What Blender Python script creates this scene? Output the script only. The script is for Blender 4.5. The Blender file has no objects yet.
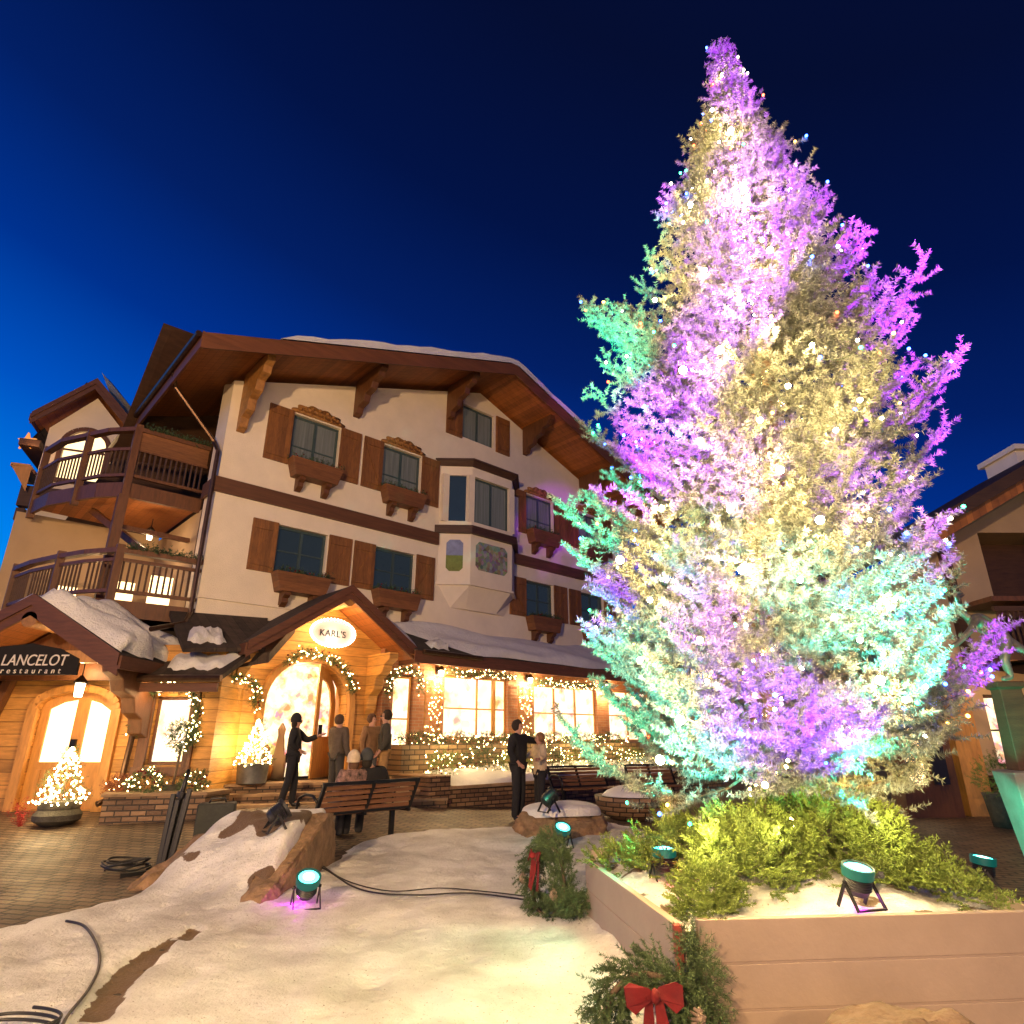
import bpy, bmesh, math, random
import numpy as np
from mathutils import Vector, Matrix
from mathutils.geometry import tessellate_polygon
rnd = random.Random(7)
NP = np.random.default_rng(5)
scene = bpy.context.scene
COL = scene.collection

# ------------------------------------------------------------------ camera
PITCH = math.radians(19.7)
CAMH = 1.5
FPX = 627.0
cd = bpy.data.cameras.new('camera'); cam = bpy.data.objects.new('camera', cd); COL.objects.link(cam)
cam.location = (0, 0, CAMH); cam.rotation_euler = (math.pi/2 + PITCH, 0, 0)
cd.sensor_width = 36; cd.lens = FPX/1024*36; cd.clip_end = 3000; cd.clip_start = 0.05
scene.camera = cam

# ------------------------------------------------------------------ sky (blue hour)
world = bpy.data.worlds.new('World'); scene.world = world; world.use_nodes = True
nt = world.node_tree; nt.nodes.clear()
wo = nt.nodes.new('ShaderNodeOutputWorld'); bg = nt.nodes.new('ShaderNodeBackground')
tc = nt.nodes.new('ShaderNodeTexCoord'); sp = nt.nodes.new('ShaderNodeSeparateXYZ')
m1 = nt.nodes.new('ShaderNodeMath'); m1.operation = 'MULTIPLY_ADD'
rp = nt.nodes.new('ShaderNodeValToRGB')
nt.links.new(tc.outputs['Generated'], sp.inputs[0])
nt.links.new(sp.outputs['X'], m1.inputs[0]); m1.inputs[1].default_value = 0.28; nt.links.new(sp.outputs['Z'], m1.inputs[2])
nt.links.new(m1.outputs[0], rp.inputs[0]); nt.links.new(rp.outputs[0], bg.inputs[0]); nt.links.new(bg.outputs[0], wo.inputs[0])
def s2l(c):
    return tuple(((x/255)/12.92 if x/255 <= .04045 else ((x/255+.055)/1.055)**2.4) for x in c) + (1,)
els = [(0.0, (0, 132, 228)), (.10, (0, 112, 215)), (.25, (0, 76, 180)), (.40, (0, 45, 132)), (.55, (2, 28, 92)), (.70, (2, 17, 64)), (.86, (4, 12, 45))]
while len(rp.color_ramp.elements) < len(els): rp.color_ramp.elements.new(.5)
for e, (p, c) in zip(rp.color_ramp.elements, els): e.position = p; e.color = s2l(c)
bg.inputs[1].default_value = 1.18
scene.view_settings.view_transform = 'Standard'; scene.view_settings.look = 'None'
scene.view_settings.exposure = 0; scene.view_settings.gamma = 1
scene.render.engine = 'CYCLES'
cy = scene.cycles
cy.use_denoising = True
try: cy.denoiser = 'OPENIMAGEDENOISE'
except Exception: pass
cy.max_bounces = 5; cy.diffuse_bounces = 3; cy.glossy_bounces = 2; cy.transmission_bounces = 3; cy.transparent_max_bounces = 6
cy.caustics_reflective = False; cy.caustics_refractive = False; cy.sample_clamp_indirect = 4.0
cy.use_light_tree = True

def lamp(name, loc, power, col, radius=.1, parent=None, spot=None, target=None, blend=.6):
    l = bpy.data.lights.new(name, 'SPOT' if spot else 'POINT')
    l.energy = power; l.color = col; l.shadow_soft_size = radius
    o = bpy.data.objects.new(name, l); COL.objects.link(o); o.location = loc
    if spot:
        l.spot_size = math.radians(spot); l.spot_blend = blend
    if target is not None:
        o.rotation_euler = (Vector(target)-Vector(loc)).to_track_quat('-Z', 'Y').to_euler()
    if parent: o.parent = parent
    return o
WARM = (1, .55, .24); WARMW = (1, .62, .28)
# assumed lamps out of frame, added as bare point lights to warm the square
lamp('assumed_square_lamp', (-4.5, -8, 5.5), 11500, (1, .62, .31), .35)
lamp('assumed_square_lamp', (4, -8, 5.0), 2200, (1, .64, .32), .35)
lamp('assumed_square_lamp', (-3.5, 2.2, 5.2), 420, (1, .72, .42), .3)
lamp('assumed_square_lamp', (8, 3.2, 5.0), 110, (1, .55, .30), .3)

# ------------------------------------------------------------------ helpers
def ray(u, v):
    a = (u-512)/FPX; b = (512-v)/FPX; S, C = math.sin(PITCH), math.cos(PITCH)
    return (a, C-b*S, S+b*C)
def onz(u, v, z=0):
    r = ray(u, v); k = (z-CAMH)/r[2]; return Vector((r[0]*k, r[1]*k, z))
def atY(u, v, Y):
    r = ray(u, v); k = Y/r[1]; return Vector((r[0]*k, Y, CAMH+r[2]*k))
ANG = math.radians(43.07); OX, OY = -6.86, 13.5
CA, SA = math.cos(ANG), math.sin(ANG)
def L2W(t, d, z=0): return Vector((OX+t*CA-d*SA, OY+t*SA+d*CA, z))
def W2L(x, y): x -= OX; y -= OY; return (x*CA+y*SA, -x*SA+y*CA)
def sstep(a, b, x):
    t = np.clip((x-a)/(b-a), 0, 1); return t*t*(3-2*t)
def gh(x, y):
    return .08*np.maximum(0, y-9.6)*sstep(.5, -4.5, x)*np.minimum(1, np.maximum(0, (40-y)/20)) if not isinstance(y, float) else float(.08*max(0, min(y, 14)-9.6)*float(sstep(.5, -4.5, x)))
def ground(x, y): return float(.08*max(0, min(y, 14.)-9.6)*float(sstep(.5, -4.5, x)))

class MB:
    def __init__(s): s.v = []; s.f = []
    def add(s, vs, fs):
        n = len(s.v); s.v += [tuple(p) for p in vs]; s.f += [tuple(i+n for i in f) for f in fs]; return s
    def box(s, x0, x1, y0, y1, z0, z1):
        return s.add([(x0,y0,z0),(x1,y0,z0),(x1,y1,z0),(x0,y1,z0),(x0,y0,z1),(x1,y0,z1),(x1,y1,z1),(x0,y1,z1)],
            [(0,3,2,1),(4,5,6,7),(0,1,5,4),(1,2,6,5),(2,3,7,6),(3,0,4,7)])
    def bar(s, a, b, w, h=None, up=(0,0,1)):
        a = Vector(a); b = Vector(b); h = h or w; d = (b-a).normalized(); up = Vector(up)
        if abs(d.dot(up)) > .98: up = Vector((0,1,0))
        x = d.cross(up).normalized()*w/2; y = x.cross(d).normalized()*h/2
        vs = [a-x-y, a+x-y, a+x+y, a-x+y, b-x-y, b+x-y, b+x+y, b-x+y]
        return s.add(vs, [(0,3,2,1),(4,5,6,7),(0,1,5,4),(1,2,6,5),(2,3,7,6),(3,0,4,7)])
    def tube(s, pts, r, n=8, cap=True):
        pts = [Vector(p) for p in pts]; rs = r if isinstance(r, (list, tuple)) else [r]*len(pts)
        base = len(s.v); ref = None
        for i, p in enumerate(pts):
            d = (pts[min(i+1, len(pts)-1)]-pts[max(i-1, 0)]).normalized()
            if ref is None: ref = Vector((0,0,1)) if abs(d.z) < .9 else Vector((1,0,0))
            x = d.cross(ref)
            if x.length < 1e-4: x = d.cross(Vector((0,1,0)))
            x.normalize(); y = x.cross(d); ref = y
            for k in range(n):
                a = 2*math.pi*k/n; s.v.append(tuple(p+(x*math.cos(a)+y*math.sin(a))*rs[i]))
        for i in range(len(pts)-1):
            for k in range(n):
                a = base+i*n+k; b = base+i*n+(k+1) % n; s.f.append((a, b, b+n, a+n))
        if cap:
            s.f.append(tuple(base+k for k in range(n))[::-1]); s.f.append(tuple(base+(len(pts)-1)*n+k for k in range(n)))
        return s
    def lathe(s, prof, n=20, c=(0,0,0), M=None):
        base = len(s.v)
        for r, z in prof:
            for k in range(n):
                a = 2*math.pi*k/n; p = Vector((r*math.cos(a), r*math.sin(a), z))
                if M is not None: p = M @ p
                s.v.append((p.x+c[0], p.y+c[1], p.z+c[2]))
        for i in range(len(prof)-1):
            for k in range(n):
                a = base+i*n+k; b = base+i*n+(k+1) % n; s.f.append((a, b, b+n, a+n))
        s.f.append(tuple(base+k for k in range(n))[::-1]); s.f.append(tuple(base+(len(prof)-1)*n+k for k in range(n)))
        return s
    def prism(s, poly, A, B, T):   # poly 2D; A,B axes; T thickness vector; origin in T[1]
        A = Vector(A); B = Vector(B); t = Vector(T[0]); o = Vector(T[1]); n = len(poly)
        p = [o+A*a+B*b for a, b in poly]; tri = tessellate_polygon([[Vector((a, b, 0)) for a, b in poly]])
        base = len(s.v); s.v += [tuple(q) for q in p]+[tuple(q+t) for q in p]
        for f in tri: s.f.append(tuple(base+i for i in f)); s.f.append(tuple(base+n+i for i in f[::-1]))
        for i in range(n): j = (i+1) % n; s.f.append((base+i, base+j, base+n+j, base+n+i))
        return s
    def holed(s, outer, holes, A, B, o, depth):   # sheet with holes and reveals of vector depth
        A = Vector(A); B = Vector(B); o = Vector(o); depth = Vector(depth); loops = [outer]+holes
        tri = tessellate_polygon([[Vector((a, b, 0)) for a, b in L] for L in loops])
        flat = [p for L in loops for p in L]; base = len(s.v)
        s.v += [tuple(o+A*a+B*b) for a, b in flat]; s.v += [tuple(o+A*a+B*b+depth) for a, b in flat]; n = len(flat)
        for f in tri: s.f.append(tuple(base+i for i in f))
        k = 0
        for L in loops:
            m = len(L)
            for i in range(m):
                a = base+k+i; b = base+k+(i+1) % m; s.f.append((a, b, b+n, a+n))
            k += m
        return s
    def ball(s, c, r, sub=1, sc=(1,1,1), jit=0, R=None):
        bm = bmesh.new(); bmesh.ops.create_icosphere(bm, subdivisions=sub, radius=1)
        vs = []
        for v in bm.verts:
            k = 1+(R or rnd).uniform(-jit, jit); vs.append((c[0]+v.co.x*r*sc[0]*k, c[1]+v.co.y*r*sc[1]*k, c[2]+v.co.z*r*sc[2]*k))
        s.add(vs, [[v.index for v in f.verts] for f in bm.faces]); bm.free(); return s
    def build(s, name, mat, parent=None, smooth=False, bevel=0, fix=True):
        me = bpy.data.meshes.new(name); me.from_pydata(s.v, [], s.f); me.materials.append(mat)
        if fix:
            bm = bmesh.new(); bm.from_mesh(me); bmesh.ops.recalc_face_normals(bm, faces=bm.faces); bm.to_mesh(me); bm.free()
        if smooth:
            me.polygons.foreach_set('use_smooth', [True]*len(me.polygons))
            if smooth == 'auto':
                try: me.set_sharp_from_angle(angle=math.radians(40))
                except Exception: pass
        o = bpy.data.objects.new(name, me); COL.objects.link(o)
        if parent: o.parent = parent
        if bevel:
            b = o.modifiers.new('b', 'BEVEL'); b.width = bevel; b.segments = 2; b.limit_method = 'ANGLE'; b.angle_limit = .6
        return o
def tag(o, label=None, cat=None, group=None, kind=None):
    if label: o['label'] = label
    if cat: o['category'] = cat
    if group: o['group'] = group
    if kind: o['kind'] = kind
    return o
def empty(name, loc, rz, label, cat, group=None):
    o = bpy.data.objects.new(name, None); COL.objects.link(o); o.location = loc; o.rotation_euler = (0, 0, rz); o.empty_display_size = .1
    return tag(o, label, cat, group)
def copytree(o, parent=None):
    c = o.copy(); COL.objects.link(c)
    if parent: c.parent = parent
    for ch in list(o.children): copytree(ch, c)
    return c

# ------------------------------------------------------------------ materials
def mat(name, col, rough=.75, var=.2, sc=6, bump=.25, bsc=40, stretch=(1,1,1), metal=0, emit=None, es=0, plank=None, pgap=.03, pdark=.35, col2=None, sheen=0, trans=0, nosample=False):
    m = bpy.data.materials.new(name); m.use_nodes = True; t = m.node_tree; N = t.nodes; L = t.links
    b = N['Principled BSDF']; b.inputs['Roughness'].default_value = rough; b.inputs['Metallic'].default_value = metal
    tc = N.new('ShaderNodeTexCoord'); mp = N.new('ShaderNodeMapping'); mp.inputs['Scale'].default_value = stretch
    L.new(tc.outputs['Object'], mp.inputs[0])
    no = N.new('ShaderNodeTexNoise'); no.inputs['Scale'].default_value = sc; no.inputs['Detail'].default_value = 6; no.inputs['Roughness'].default_value = .65
    L.new(mp.outputs[0], no.inputs[0])
    r = N.new('ShaderNodeValToRGB'); c2 = col2 or tuple(min(1, x*(1+var)) for x in col); c1 = tuple(x*(1-var) for x in col)
    r.color_ramp.elements[0].position = .3; r.color_ramp.elements[1].position = .7
    r.color_ramp.elements[0].color = (*c1, 1); r.color_ramp.elements[1].color = (*c2, 1)
    L.new(no.outputs['Fac'], r.inputs[0]); out = r.outputs[0]
    h = None
    n2 = N.new('ShaderNodeTexNoise'); n2.inputs['Scale'].default_value = bsc; n2.inputs['Detail'].default_value = 4
    L.new(mp.outputs[0], n2.inputs[0]); h = n2.outputs['Fac']
    if plank:
        ax, w = plank[0], plank[1]
        s = N.new('ShaderNodeSeparateXYZ'); L.new(tc.outputs['Object'], s.inputs[0])
        d = N.new('ShaderNodeMath'); d.operation = 'DIVIDE'; L.new(s.outputs[ax], d.inputs[0]); d.inputs[1].default_value = w
        fr = N.new('ShaderNodeMath'); fr.operation = 'FRACT'; L.new(d.outputs[0], fr.inputs[0])
        fl = N.new('ShaderNodeMath'); fl.operation = 'FLOOR'; L.new(d.outputs[0], fl.inputs[0])
        wn = N.new('ShaderNodeTexWhiteNoise'); wn.noise_dimensions = '1D'; L.new(fl.outputs[0], wn.inputs['W'])
        mr = N.new('ShaderNodeMapRange'); mr.inputs['To Min'].default_value = .72; mr.inputs['To Max'].default_value = 1.2; L.new(wn.outputs['Value'], mr.inputs[0])
        pp = N.new('ShaderNodeMath'); pp.operation = 'PINGPONG'; L.new(d.outputs[0], pp.inputs[0]); pp.inputs[1].default_value = .5
        g = N.new('ShaderNodeMapRange'); g.inputs['From Min'].default_value = 0; g.inputs['From Max'].default_value = pgap; g.inputs['To Min'].default_value = pdark; L.new(pp.outputs[0], g.inputs[0])
        mu = N.new('ShaderNodeMath'); mu.operation = 'MULTIPLY'; L.new(g.outputs[0], mu.inputs[0]); L.new(mr.outputs[0], mu.inputs[1])
        mx = N.new('ShaderNodeVectorMath'); mx.operation = 'SCALE'; L.new(out, mx.inputs[0]); L.new(mu.outputs[0], mx.inputs['Scale']); out = mx.outputs[0]
        ad = N.new('ShaderNodeMath'); ad.operation = 'MULTIPLY_ADD'; L.new(g.outputs[0], ad.inputs[0]); ad.inputs[1].default_value = 1.2; L.new(h, ad.inputs[2]); h = ad.outputs[0]
    L.new(out, b.inputs['Base Color'])
    if bump:
        bp = N.new('ShaderNodeBump'); bp.inputs['Strength'].default_value = bump; bp.inputs['Distance'].default_value = .05 if bump > .75 else .02
        L.new(h, bp.inputs['Height']); L.new(bp.outputs[0], b.inputs['Normal'])
    if emit: b.inputs['Emission Color'].default_value = (*emit, 1); b.inputs['Emission Strength'].default_value = es
    if nosample: m.cycles.emission_sampling = 'NONE'
    return m
def emis(name, col, s, sample=False):
    m = bpy.data.materials.new(name); m.use_nodes = True; N = m.node_tree.nodes; b = N['Principled BSDF']
    b.inputs['Base Color'].default_value = (*[min(1, c*.6) for c in col], 1); b.inputs['Emission Color'].default_value = (*col, 1); b.inputs['Emission Strength'].default_value = s
    m.cycles.emission_sampling = 'AUTO' if sample else 'NONE'
    return m
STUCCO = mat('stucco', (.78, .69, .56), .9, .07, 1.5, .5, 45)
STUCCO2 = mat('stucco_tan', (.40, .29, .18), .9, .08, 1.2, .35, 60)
WOODD = mat('dark_timber', (.06, .027, .013), .6, .35, 3, .3, 30, (1, 1, 6))
BAND = mat('timber_band', (.11, .045, .018), .6, .3, 2, .3, 20, (.6, 4, 8))
SOFFIT = mat('soffit_boards', (.34, .115, .028), .55, .3, 3, .25, 30, (1, 6, 1), plank=('X', .16), pgap=.04)
SHUT = mat('shutter_wood', (.22, .09, .022), .55, .3, 4, .3, 30, (6, 1, 1), plank=('X', .11))
CARVE = mat('carved_wood', (.32, .15, .04), .5, .35, 9, .5, 40)
TROUGH = mat('trough_wood', (.20, .08, .025), .55, .3, 4, .3, 30, (1, 1, 6), plank=('Z', .15))
FRAMEG = mat('window_frame_paint', (.045, .075, .075), .45, .15, 8, .05)
SIDING = mat('log_siding', (.52, .255, .06), .5, .3, 3, .4, 25, (1, 1, 7), plank=('Z', .22), pgap=.06)
PINE = mat('pine_wood', (.52, .25, .06), .45, .25, 3, .3, 30, (5, 5, 1))
PINED = mat('stained_pine', (.12, .047, .016), .5, .3, 3, .3, 30, (5, 5, 1))
SHAKE = mat('cedar_shakes', (.045, .03, .022), .85, .5, 4, .6, 20, plank=('X', .19), pgap=.05)
FASC2 = mat('roof_edge_board', (.15, .055, .02), .55, .3, 2.5, .3, 25, (.5, 1, 6))
FASCIA = mat('fascia_board', (.11, .04, .018), .55, .3, 3, .3, 25, (1, 1, 8))
METAL = mat('dark_metal', (.02, .02, .022), .4, .2, 10, .05, metal=.6)
BLACK = mat('black_plastic', (.012, .012, .014), .45, .2, 10, .1)
COPPER = mat('brown_gutter', (.09, .05, .03), .35, .3, 8, .1, metal=.7)
GREEND = mat('dark_foliage', (.04, .075, .03), .7, .5, 20, 0)
GREENF = mat('garland_needles', (.06, .10, .035), .7, .5, 12, 0)
GREENY = mat('juniper_foliage', (.15, .21, .035), .7, .5, 6, 0)
SPRUCE = mat('blue_spruce_needles', (.17, .195, .17), .55, .45, 7, 0)
BARK = mat('bark', (.13, .09, .06), .9, .4, 12, .8, 30, (1, 1, .3))
REDV = mat('red_velvet', (.13, .0015, .003), .85, .3, 8, .2)
CONE = mat('pine_cone_scales', (.26, .19, .14), .8, .4, 30, .4)
PLASTER_BOARD = mat('painted_boards', (.33, .255, .20), .6, .10, 2, .08, 40, (1, 1, 1))
REDTRIM = mat('red_stained_timber', (.25, .03, .02), .6, .3, 5, .2)
ROCK = mat('sandstone', (.25, .155, .085), .9, .45, 5, .9, 14)
ROCKD = mat('brown_rock', (.13, .085, .055), .9, .35, 4, .9, 12)
BED = mat('planter_soil', (.10, .06, .03), .95, .5, 20, .8, 40)
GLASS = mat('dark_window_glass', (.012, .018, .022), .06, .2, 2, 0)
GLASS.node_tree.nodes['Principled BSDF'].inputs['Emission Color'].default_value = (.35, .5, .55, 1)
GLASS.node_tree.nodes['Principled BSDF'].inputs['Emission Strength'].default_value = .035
CURT = mat('curtained_glass', (.12, .13, .12), .25, .35, 2, 0, stretch=(9, 9, .3), emit=(.5, .5, .42), es=.04)
LIT = emis('lit_glass_warm', (1, .70, .36), 3.2, True)
SKIN = mat('skin', (.45, .24, .16), .6, .1, 10, 0)
TEALM = emis('teal_lens', (.10, .95, .80), 5.0)
TEALR = emis('teal_glow_rim', (.0, .10, .085), .6)  # lens light falling on the can, put into an emissive colour
TEALC = emis('lens_core', (.65, 1, .95), 6.0)
W_BULB = emis('warm_bulb', (1, .72, .36), 90)
TINY = {'blue': emis('blue_bulb', (.03, .12, 1), 30), 'red': emis('red_bulb', (1, .10, .03), 16), 'green': emis('green_bulb', (.05, 1, .40), 14), 'white': emis('white_bulb', (1, .85, .6), 26), 'amber': emis('amber_bulb', (1, .42, .08), 18)}
FAIRY = emis('fairy_bulb', (1, .70, .30), 26)

def stonemat(name, base, sc=4, mortar=.05):
    m = bpy.data.materials.new(name); m.use_nodes = True; t = m.node_tree; N = t.nodes; L = t.links; b = N['Principled BSDF']; b.inputs['Roughness'].default_value = .9
    tc = N.new('ShaderNodeTexCoord'); mp = N.new('ShaderNodeMapping'); mp.inputs['Scale'].default_value = (1, 1, 2.4); L.new(tc.outputs['Object'], mp.inputs[0])
    no = N.new('ShaderNodeTexNoise'); no.inputs['Scale'].default_value = 3; L.new(mp.outputs[0], no.inputs[0])
    ad = N.new('ShaderNodeVectorMath'); ad.operation = 'MULTIPLY_ADD'; L.new(no.outputs['Color'], ad.inputs[0]); ad.inputs[1].default_value = (.25, .25, .25); L.new(mp.outputs[0], ad.inputs[2])
    v = N.new('ShaderNodeTexVoronoi'); v.inputs['Scale'].default_value = sc; L.new(ad.outputs[0], v.inputs[0])
    e = N.new('ShaderNodeTexVoronoi'); e.feature = 'DISTANCE_TO_EDGE'; e.inputs['Scale'].default_value = sc; L.new(ad.outputs[0], e.inputs[0])
    s = N.new('ShaderNodeSeparateXYZ'); L.new(v.outputs['Color'], s.inputs[0])
    r = N.new('ShaderNodeValToRGB'); r.color_ramp.elements[0].color = (*[x*.5 for x in base], 1); r.color_ramp.elements[1].color = (*[min(1, x*1.5) for x in base], 1); L.new(s.outputs[0], r.inputs[0])
    mr = N.new('ShaderNodeMapRange'); mr.inputs['From Max'].default_value = mortar; mr.inputs['To Min'].default_value = .3; L.new(e.outputs['Distance'], mr.inputs[0])
    mx = N.new('ShaderNodeVectorMath'); mx.operation = 'SCALE'; L.new(r.outputs[0], mx.inputs[0]); L.new(mr.outputs[0], mx.inputs['Scale']); L.new(mx.outputs[0], b.inputs['Base Color'])
    bp = N.new('ShaderNodeBump'); bp.inputs['Strength'].default_value = .9; bp.inputs['Distance'].default_value = .05; L.new(mr.outputs[0], bp.inputs['Height']); L.new(bp.outputs[0], b.inputs['Normal'])
    return m
STONE = stonemat('stacked_stone', (.20, .115, .055))
STONE2 = stonemat('lit_ledge_stone', (.34, .22, .10), 3)

def brickmat(name, c1, c2, mort, scale, rot, w=.5, h=.25, ms=.02):
    m = bpy.data.materials.new(name); m.use_nodes = True; t = m.node_tree; N = t.nodes; L = t.links; b = N['Principled BSDF']; b.inputs['Roughness'].default_value = .65
    tc = N.new('ShaderNodeTexCoord'); mp = N.new('ShaderNodeMapping'); mp.inputs['Rotation'].default_value = rot; L.new(tc.outputs['Object'], mp.inputs[0])
    br = N.new('ShaderNodeTexBrick'); br.inputs['Scale'].default_value = scale; br.inputs['Color1'].default_value = (*c1, 1); br.inputs['Color2'].default_value = (*c2, 1); br.inputs['Mortar'].default_value = (*mort, 1)
    br.inputs['Mortar Size'].default_value = ms; br.inputs['Mortar Smooth'].default_value = .4; br.inputs['Brick Width'].default_value = w; br.inputs['Row Height'].default_value = h; L.new(mp.outputs[0], br.inputs[0])
    no = N.new('ShaderNodeTexNoise'); no.inputs['Scale'].default_value = 1.3; no.inputs['Detail'].default_value = 7; L.new(tc.outputs['Object'], no.inputs[0])
    mr = N.new('ShaderNodeMapRange'); mr.inputs['To Min'].default_value = .45; mr.inputs['To Max'].default_value = 1.55; L.new(no.outputs['Fac'], mr.inputs[0])
    mx = N.new('ShaderNodeVectorMath'); mx.operation = 'SCALE'; L.new(br.outputs[0], mx.inputs[0]); L.new(mr.outputs[0], mx.inputs['Scale']); L.new(mx.outputs[0], b.inputs['Base Color'])
    iv = N.new('ShaderNodeMath'); iv.operation = 'MULTIPLY_ADD'; L.new(br.outputs['Fac'], iv.inputs[0]); iv.inputs[1].default_value = -1; n2 = N.new('ShaderNodeTexNoise'); n2.inputs['Scale'].default_value = 30; L.new(tc.outputs['Object'], n2.inputs[0]); L.new(n2.outputs['Fac'], iv.inputs[2])
    bp = N.new('ShaderNodeBump'); bp.inputs['Strength'].default_value = .8; bp.inputs['Distance'].default_value = .02; L.new(iv.outputs[0], bp.inputs['Height']); L.new(bp.outputs[0], b.inputs['Normal'])
    rr = N.new('ShaderNodeMapRange'); rr.inputs['To Min'].default_value = .8; rr.inputs['To Max'].default_value = .35; L.new(no.outputs['Fac'], rr.inputs[0]); L.new(rr.outputs[0], b.inputs['Roughness'])
    return m
PAVE = brickmat('brick_paving', (.10, .065, .036), (.20, .135, .075), (.022, .015, .009), 2.6, (0, 0, math.radians(14)), .62, .34, .05)
BRICK = brickmat('brick_wall', (.33, .13, .06), (.42, .19, .09), (.35, .25, .17), 4, (math.radians(90), 0, 0), .9, .3, .03)

def snowmat(name, dirt=True):
    m = bpy.data.materials.new(name); m.use_nodes = True; t = m.node_tree; N = t.nodes; L = t.links; b = N['Principled BSDF']; b.inputs['Roughness'].default_value = .55
    tc = N.new('ShaderNodeTexCoord')
    n1 = N.new('ShaderNodeTexNoise'); n1.inputs['Scale'].default_value = 1.6; n1.inputs['Detail'].default_value = 8; n1.inputs['Roughness'].default_value = .6; L.new(tc.outputs['Object'], n1.inputs[0])
    r = N.new('ShaderNodeValToRGB'); r.color_ramp.elements[0].position = .32; r.color_ramp.elements[1].position = .62
    r.color_ramp.elements[0].color = (.50, .48, .45, 1) if dirt else (.7, .7, .72, 1); r.color_ramp.elements[1].color = (.86, .85, .82, 1); L.new(n1.outputs['Fac'], r.inputs[0]); out = r.outputs[0]
    n2 = N.new('ShaderNodeTexNoise'); n2.inputs['Scale'].default_value = 9; n2.inputs['Detail'].default_value = 8; n2.inputs['Roughness'].default_value = .7; L.new(tc.outputs['Object'], n2.inputs[0])
    if dirt:
        at = N.new('ShaderNodeAttribute'); at.attribute_name = 'soil'
        a2 = N.new('ShaderNodeMath'); a2.operation = 'MULTIPLY_ADD'; L.new(n2.outputs['Fac'], a2.inputs[0]); a2.inputs[1].default_value = .9; L.new(at.outputs['Fac'], a2.inputs[2])
        mr = N.new('ShaderNodeMapRange'); mr.inputs['From Min'].default_value = .90; mr.inputs['From Max'].default_value = .98; L.new(a2.outputs[0], mr.inputs[0])
        n3 = N.new('ShaderNodeTexNoise'); n3.inputs['Scale'].default_value = 60; n3.inputs['Detail'].default_value = 3; L.new(tc.outputs['Object'], n3.inputs[0])
        sr = N.new('ShaderNodeMapRange'); sr.inputs['From Min'].default_value = .665; sr.inputs['From Max'].default_value = .72; L.new(n3.outputs['Fac'], sr.inputs[0])
        mm = N.new('ShaderNodeMath'); mm.operation = 'MAXIMUM'; L.new(mr.outputs[0], mm.inputs[0]); L.new(sr.outputs[0], mm.inputs[1])
        mx = N.new('ShaderNodeMixRGB'); L.new(mm.outputs[0], mx.inputs[0]); L.new(out, mx.inputs[1]); mx.inputs[2].default_value = (.16, .10, .055, 1); out = mx.outputs[0]
    L.new(out, b.inputs['Base Color'])
    bp = N.new('ShaderNodeBump'); n9 = N.new('ShaderNodeTexNoise'); n9.inputs['Scale'].default_value = 38; n9.inputs['Detail'].default_value = 5; L.new(tc.outputs['Object'], n9.inputs[0]); a9 = N.new('ShaderNodeMath'); a9.operation = 'MULTIPLY_ADD'; L.new(n9.outputs['Fac'], a9.inputs[0]); a9.inputs[1].default_value = .35; L.new(n2.outputs['Fac'], a9.inputs[2])
    bp.inputs['Strength'].default_value = .85; bp.inputs['Distance'].default_value = .065; L.new(a9.outputs[0], bp.inputs['Height']); L.new(bp.outputs[0], b.inputs['Normal'])
    return m
SNOW = snowmat('trodden_snow'); SNOWC = snowmat('clean_snow', False)

# interior seen through shop windows: lit back wall with shelves of goods
def shopmat(name, strength, sc=3.0, goods=.5, bright=(1, .78, .45)):
    m = bpy.data.materials.new(name); m.use_nodes = True; t = m.node_tree; N = t.nodes; L = t.links; b = N['Principled BSDF']; b.inputs['Roughness'].default_value = .3
    tc = N.new('ShaderNodeTexCoord'); v = N.new('ShaderNodeTexVoronoi'); v.inputs['Scale'].default_value = sc*2; L.new(tc.outputs['Object'], v.inputs[0])
    n = N.new('ShaderNodeTexNoise'); n.inputs['Scale'].default_value = sc; n.inputs['Detail'].default_value = 4; L.new(tc.outputs['Object'], n.inputs[0])
    r = N.new('ShaderNodeValToRGB'); r.color_ramp.elements[0].position = goods-.12; r.color_ramp.elements[0].color = (.35, .13, .05, 1); r.color_ramp.elements[1].position = goods+.04; r.color_ramp.elements[1].color = (*bright, 1); L.new(n.outputs['Fac'], r.inputs[0])
    hs = N.new('ShaderNodeMixRGB'); hs.inputs[0].default_value = .22; L.new(r.outputs[0], hs.inputs[1]); L.new(v.outputs['Color'], hs.inputs[2]); 
    L.new(hs.outputs[0], b.inputs['Emission Color']); b.inputs['Base Color'].default_value = (.3, .2, .1, 1); b.inputs['Emission Strength'].default_value = strength
    m.cycles.emission_sampling = 'AUTO'
    return m
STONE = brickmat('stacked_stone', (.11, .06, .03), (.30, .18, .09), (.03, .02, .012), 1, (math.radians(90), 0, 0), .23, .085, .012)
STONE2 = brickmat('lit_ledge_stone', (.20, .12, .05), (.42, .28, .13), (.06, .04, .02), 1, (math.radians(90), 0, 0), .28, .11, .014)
SHOP = shopmat('shop_window_display', 2.2, 2.2, .44)
SHOP2 = shopmat('shop_interior_goods', 2.0, 4, .50)

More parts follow.
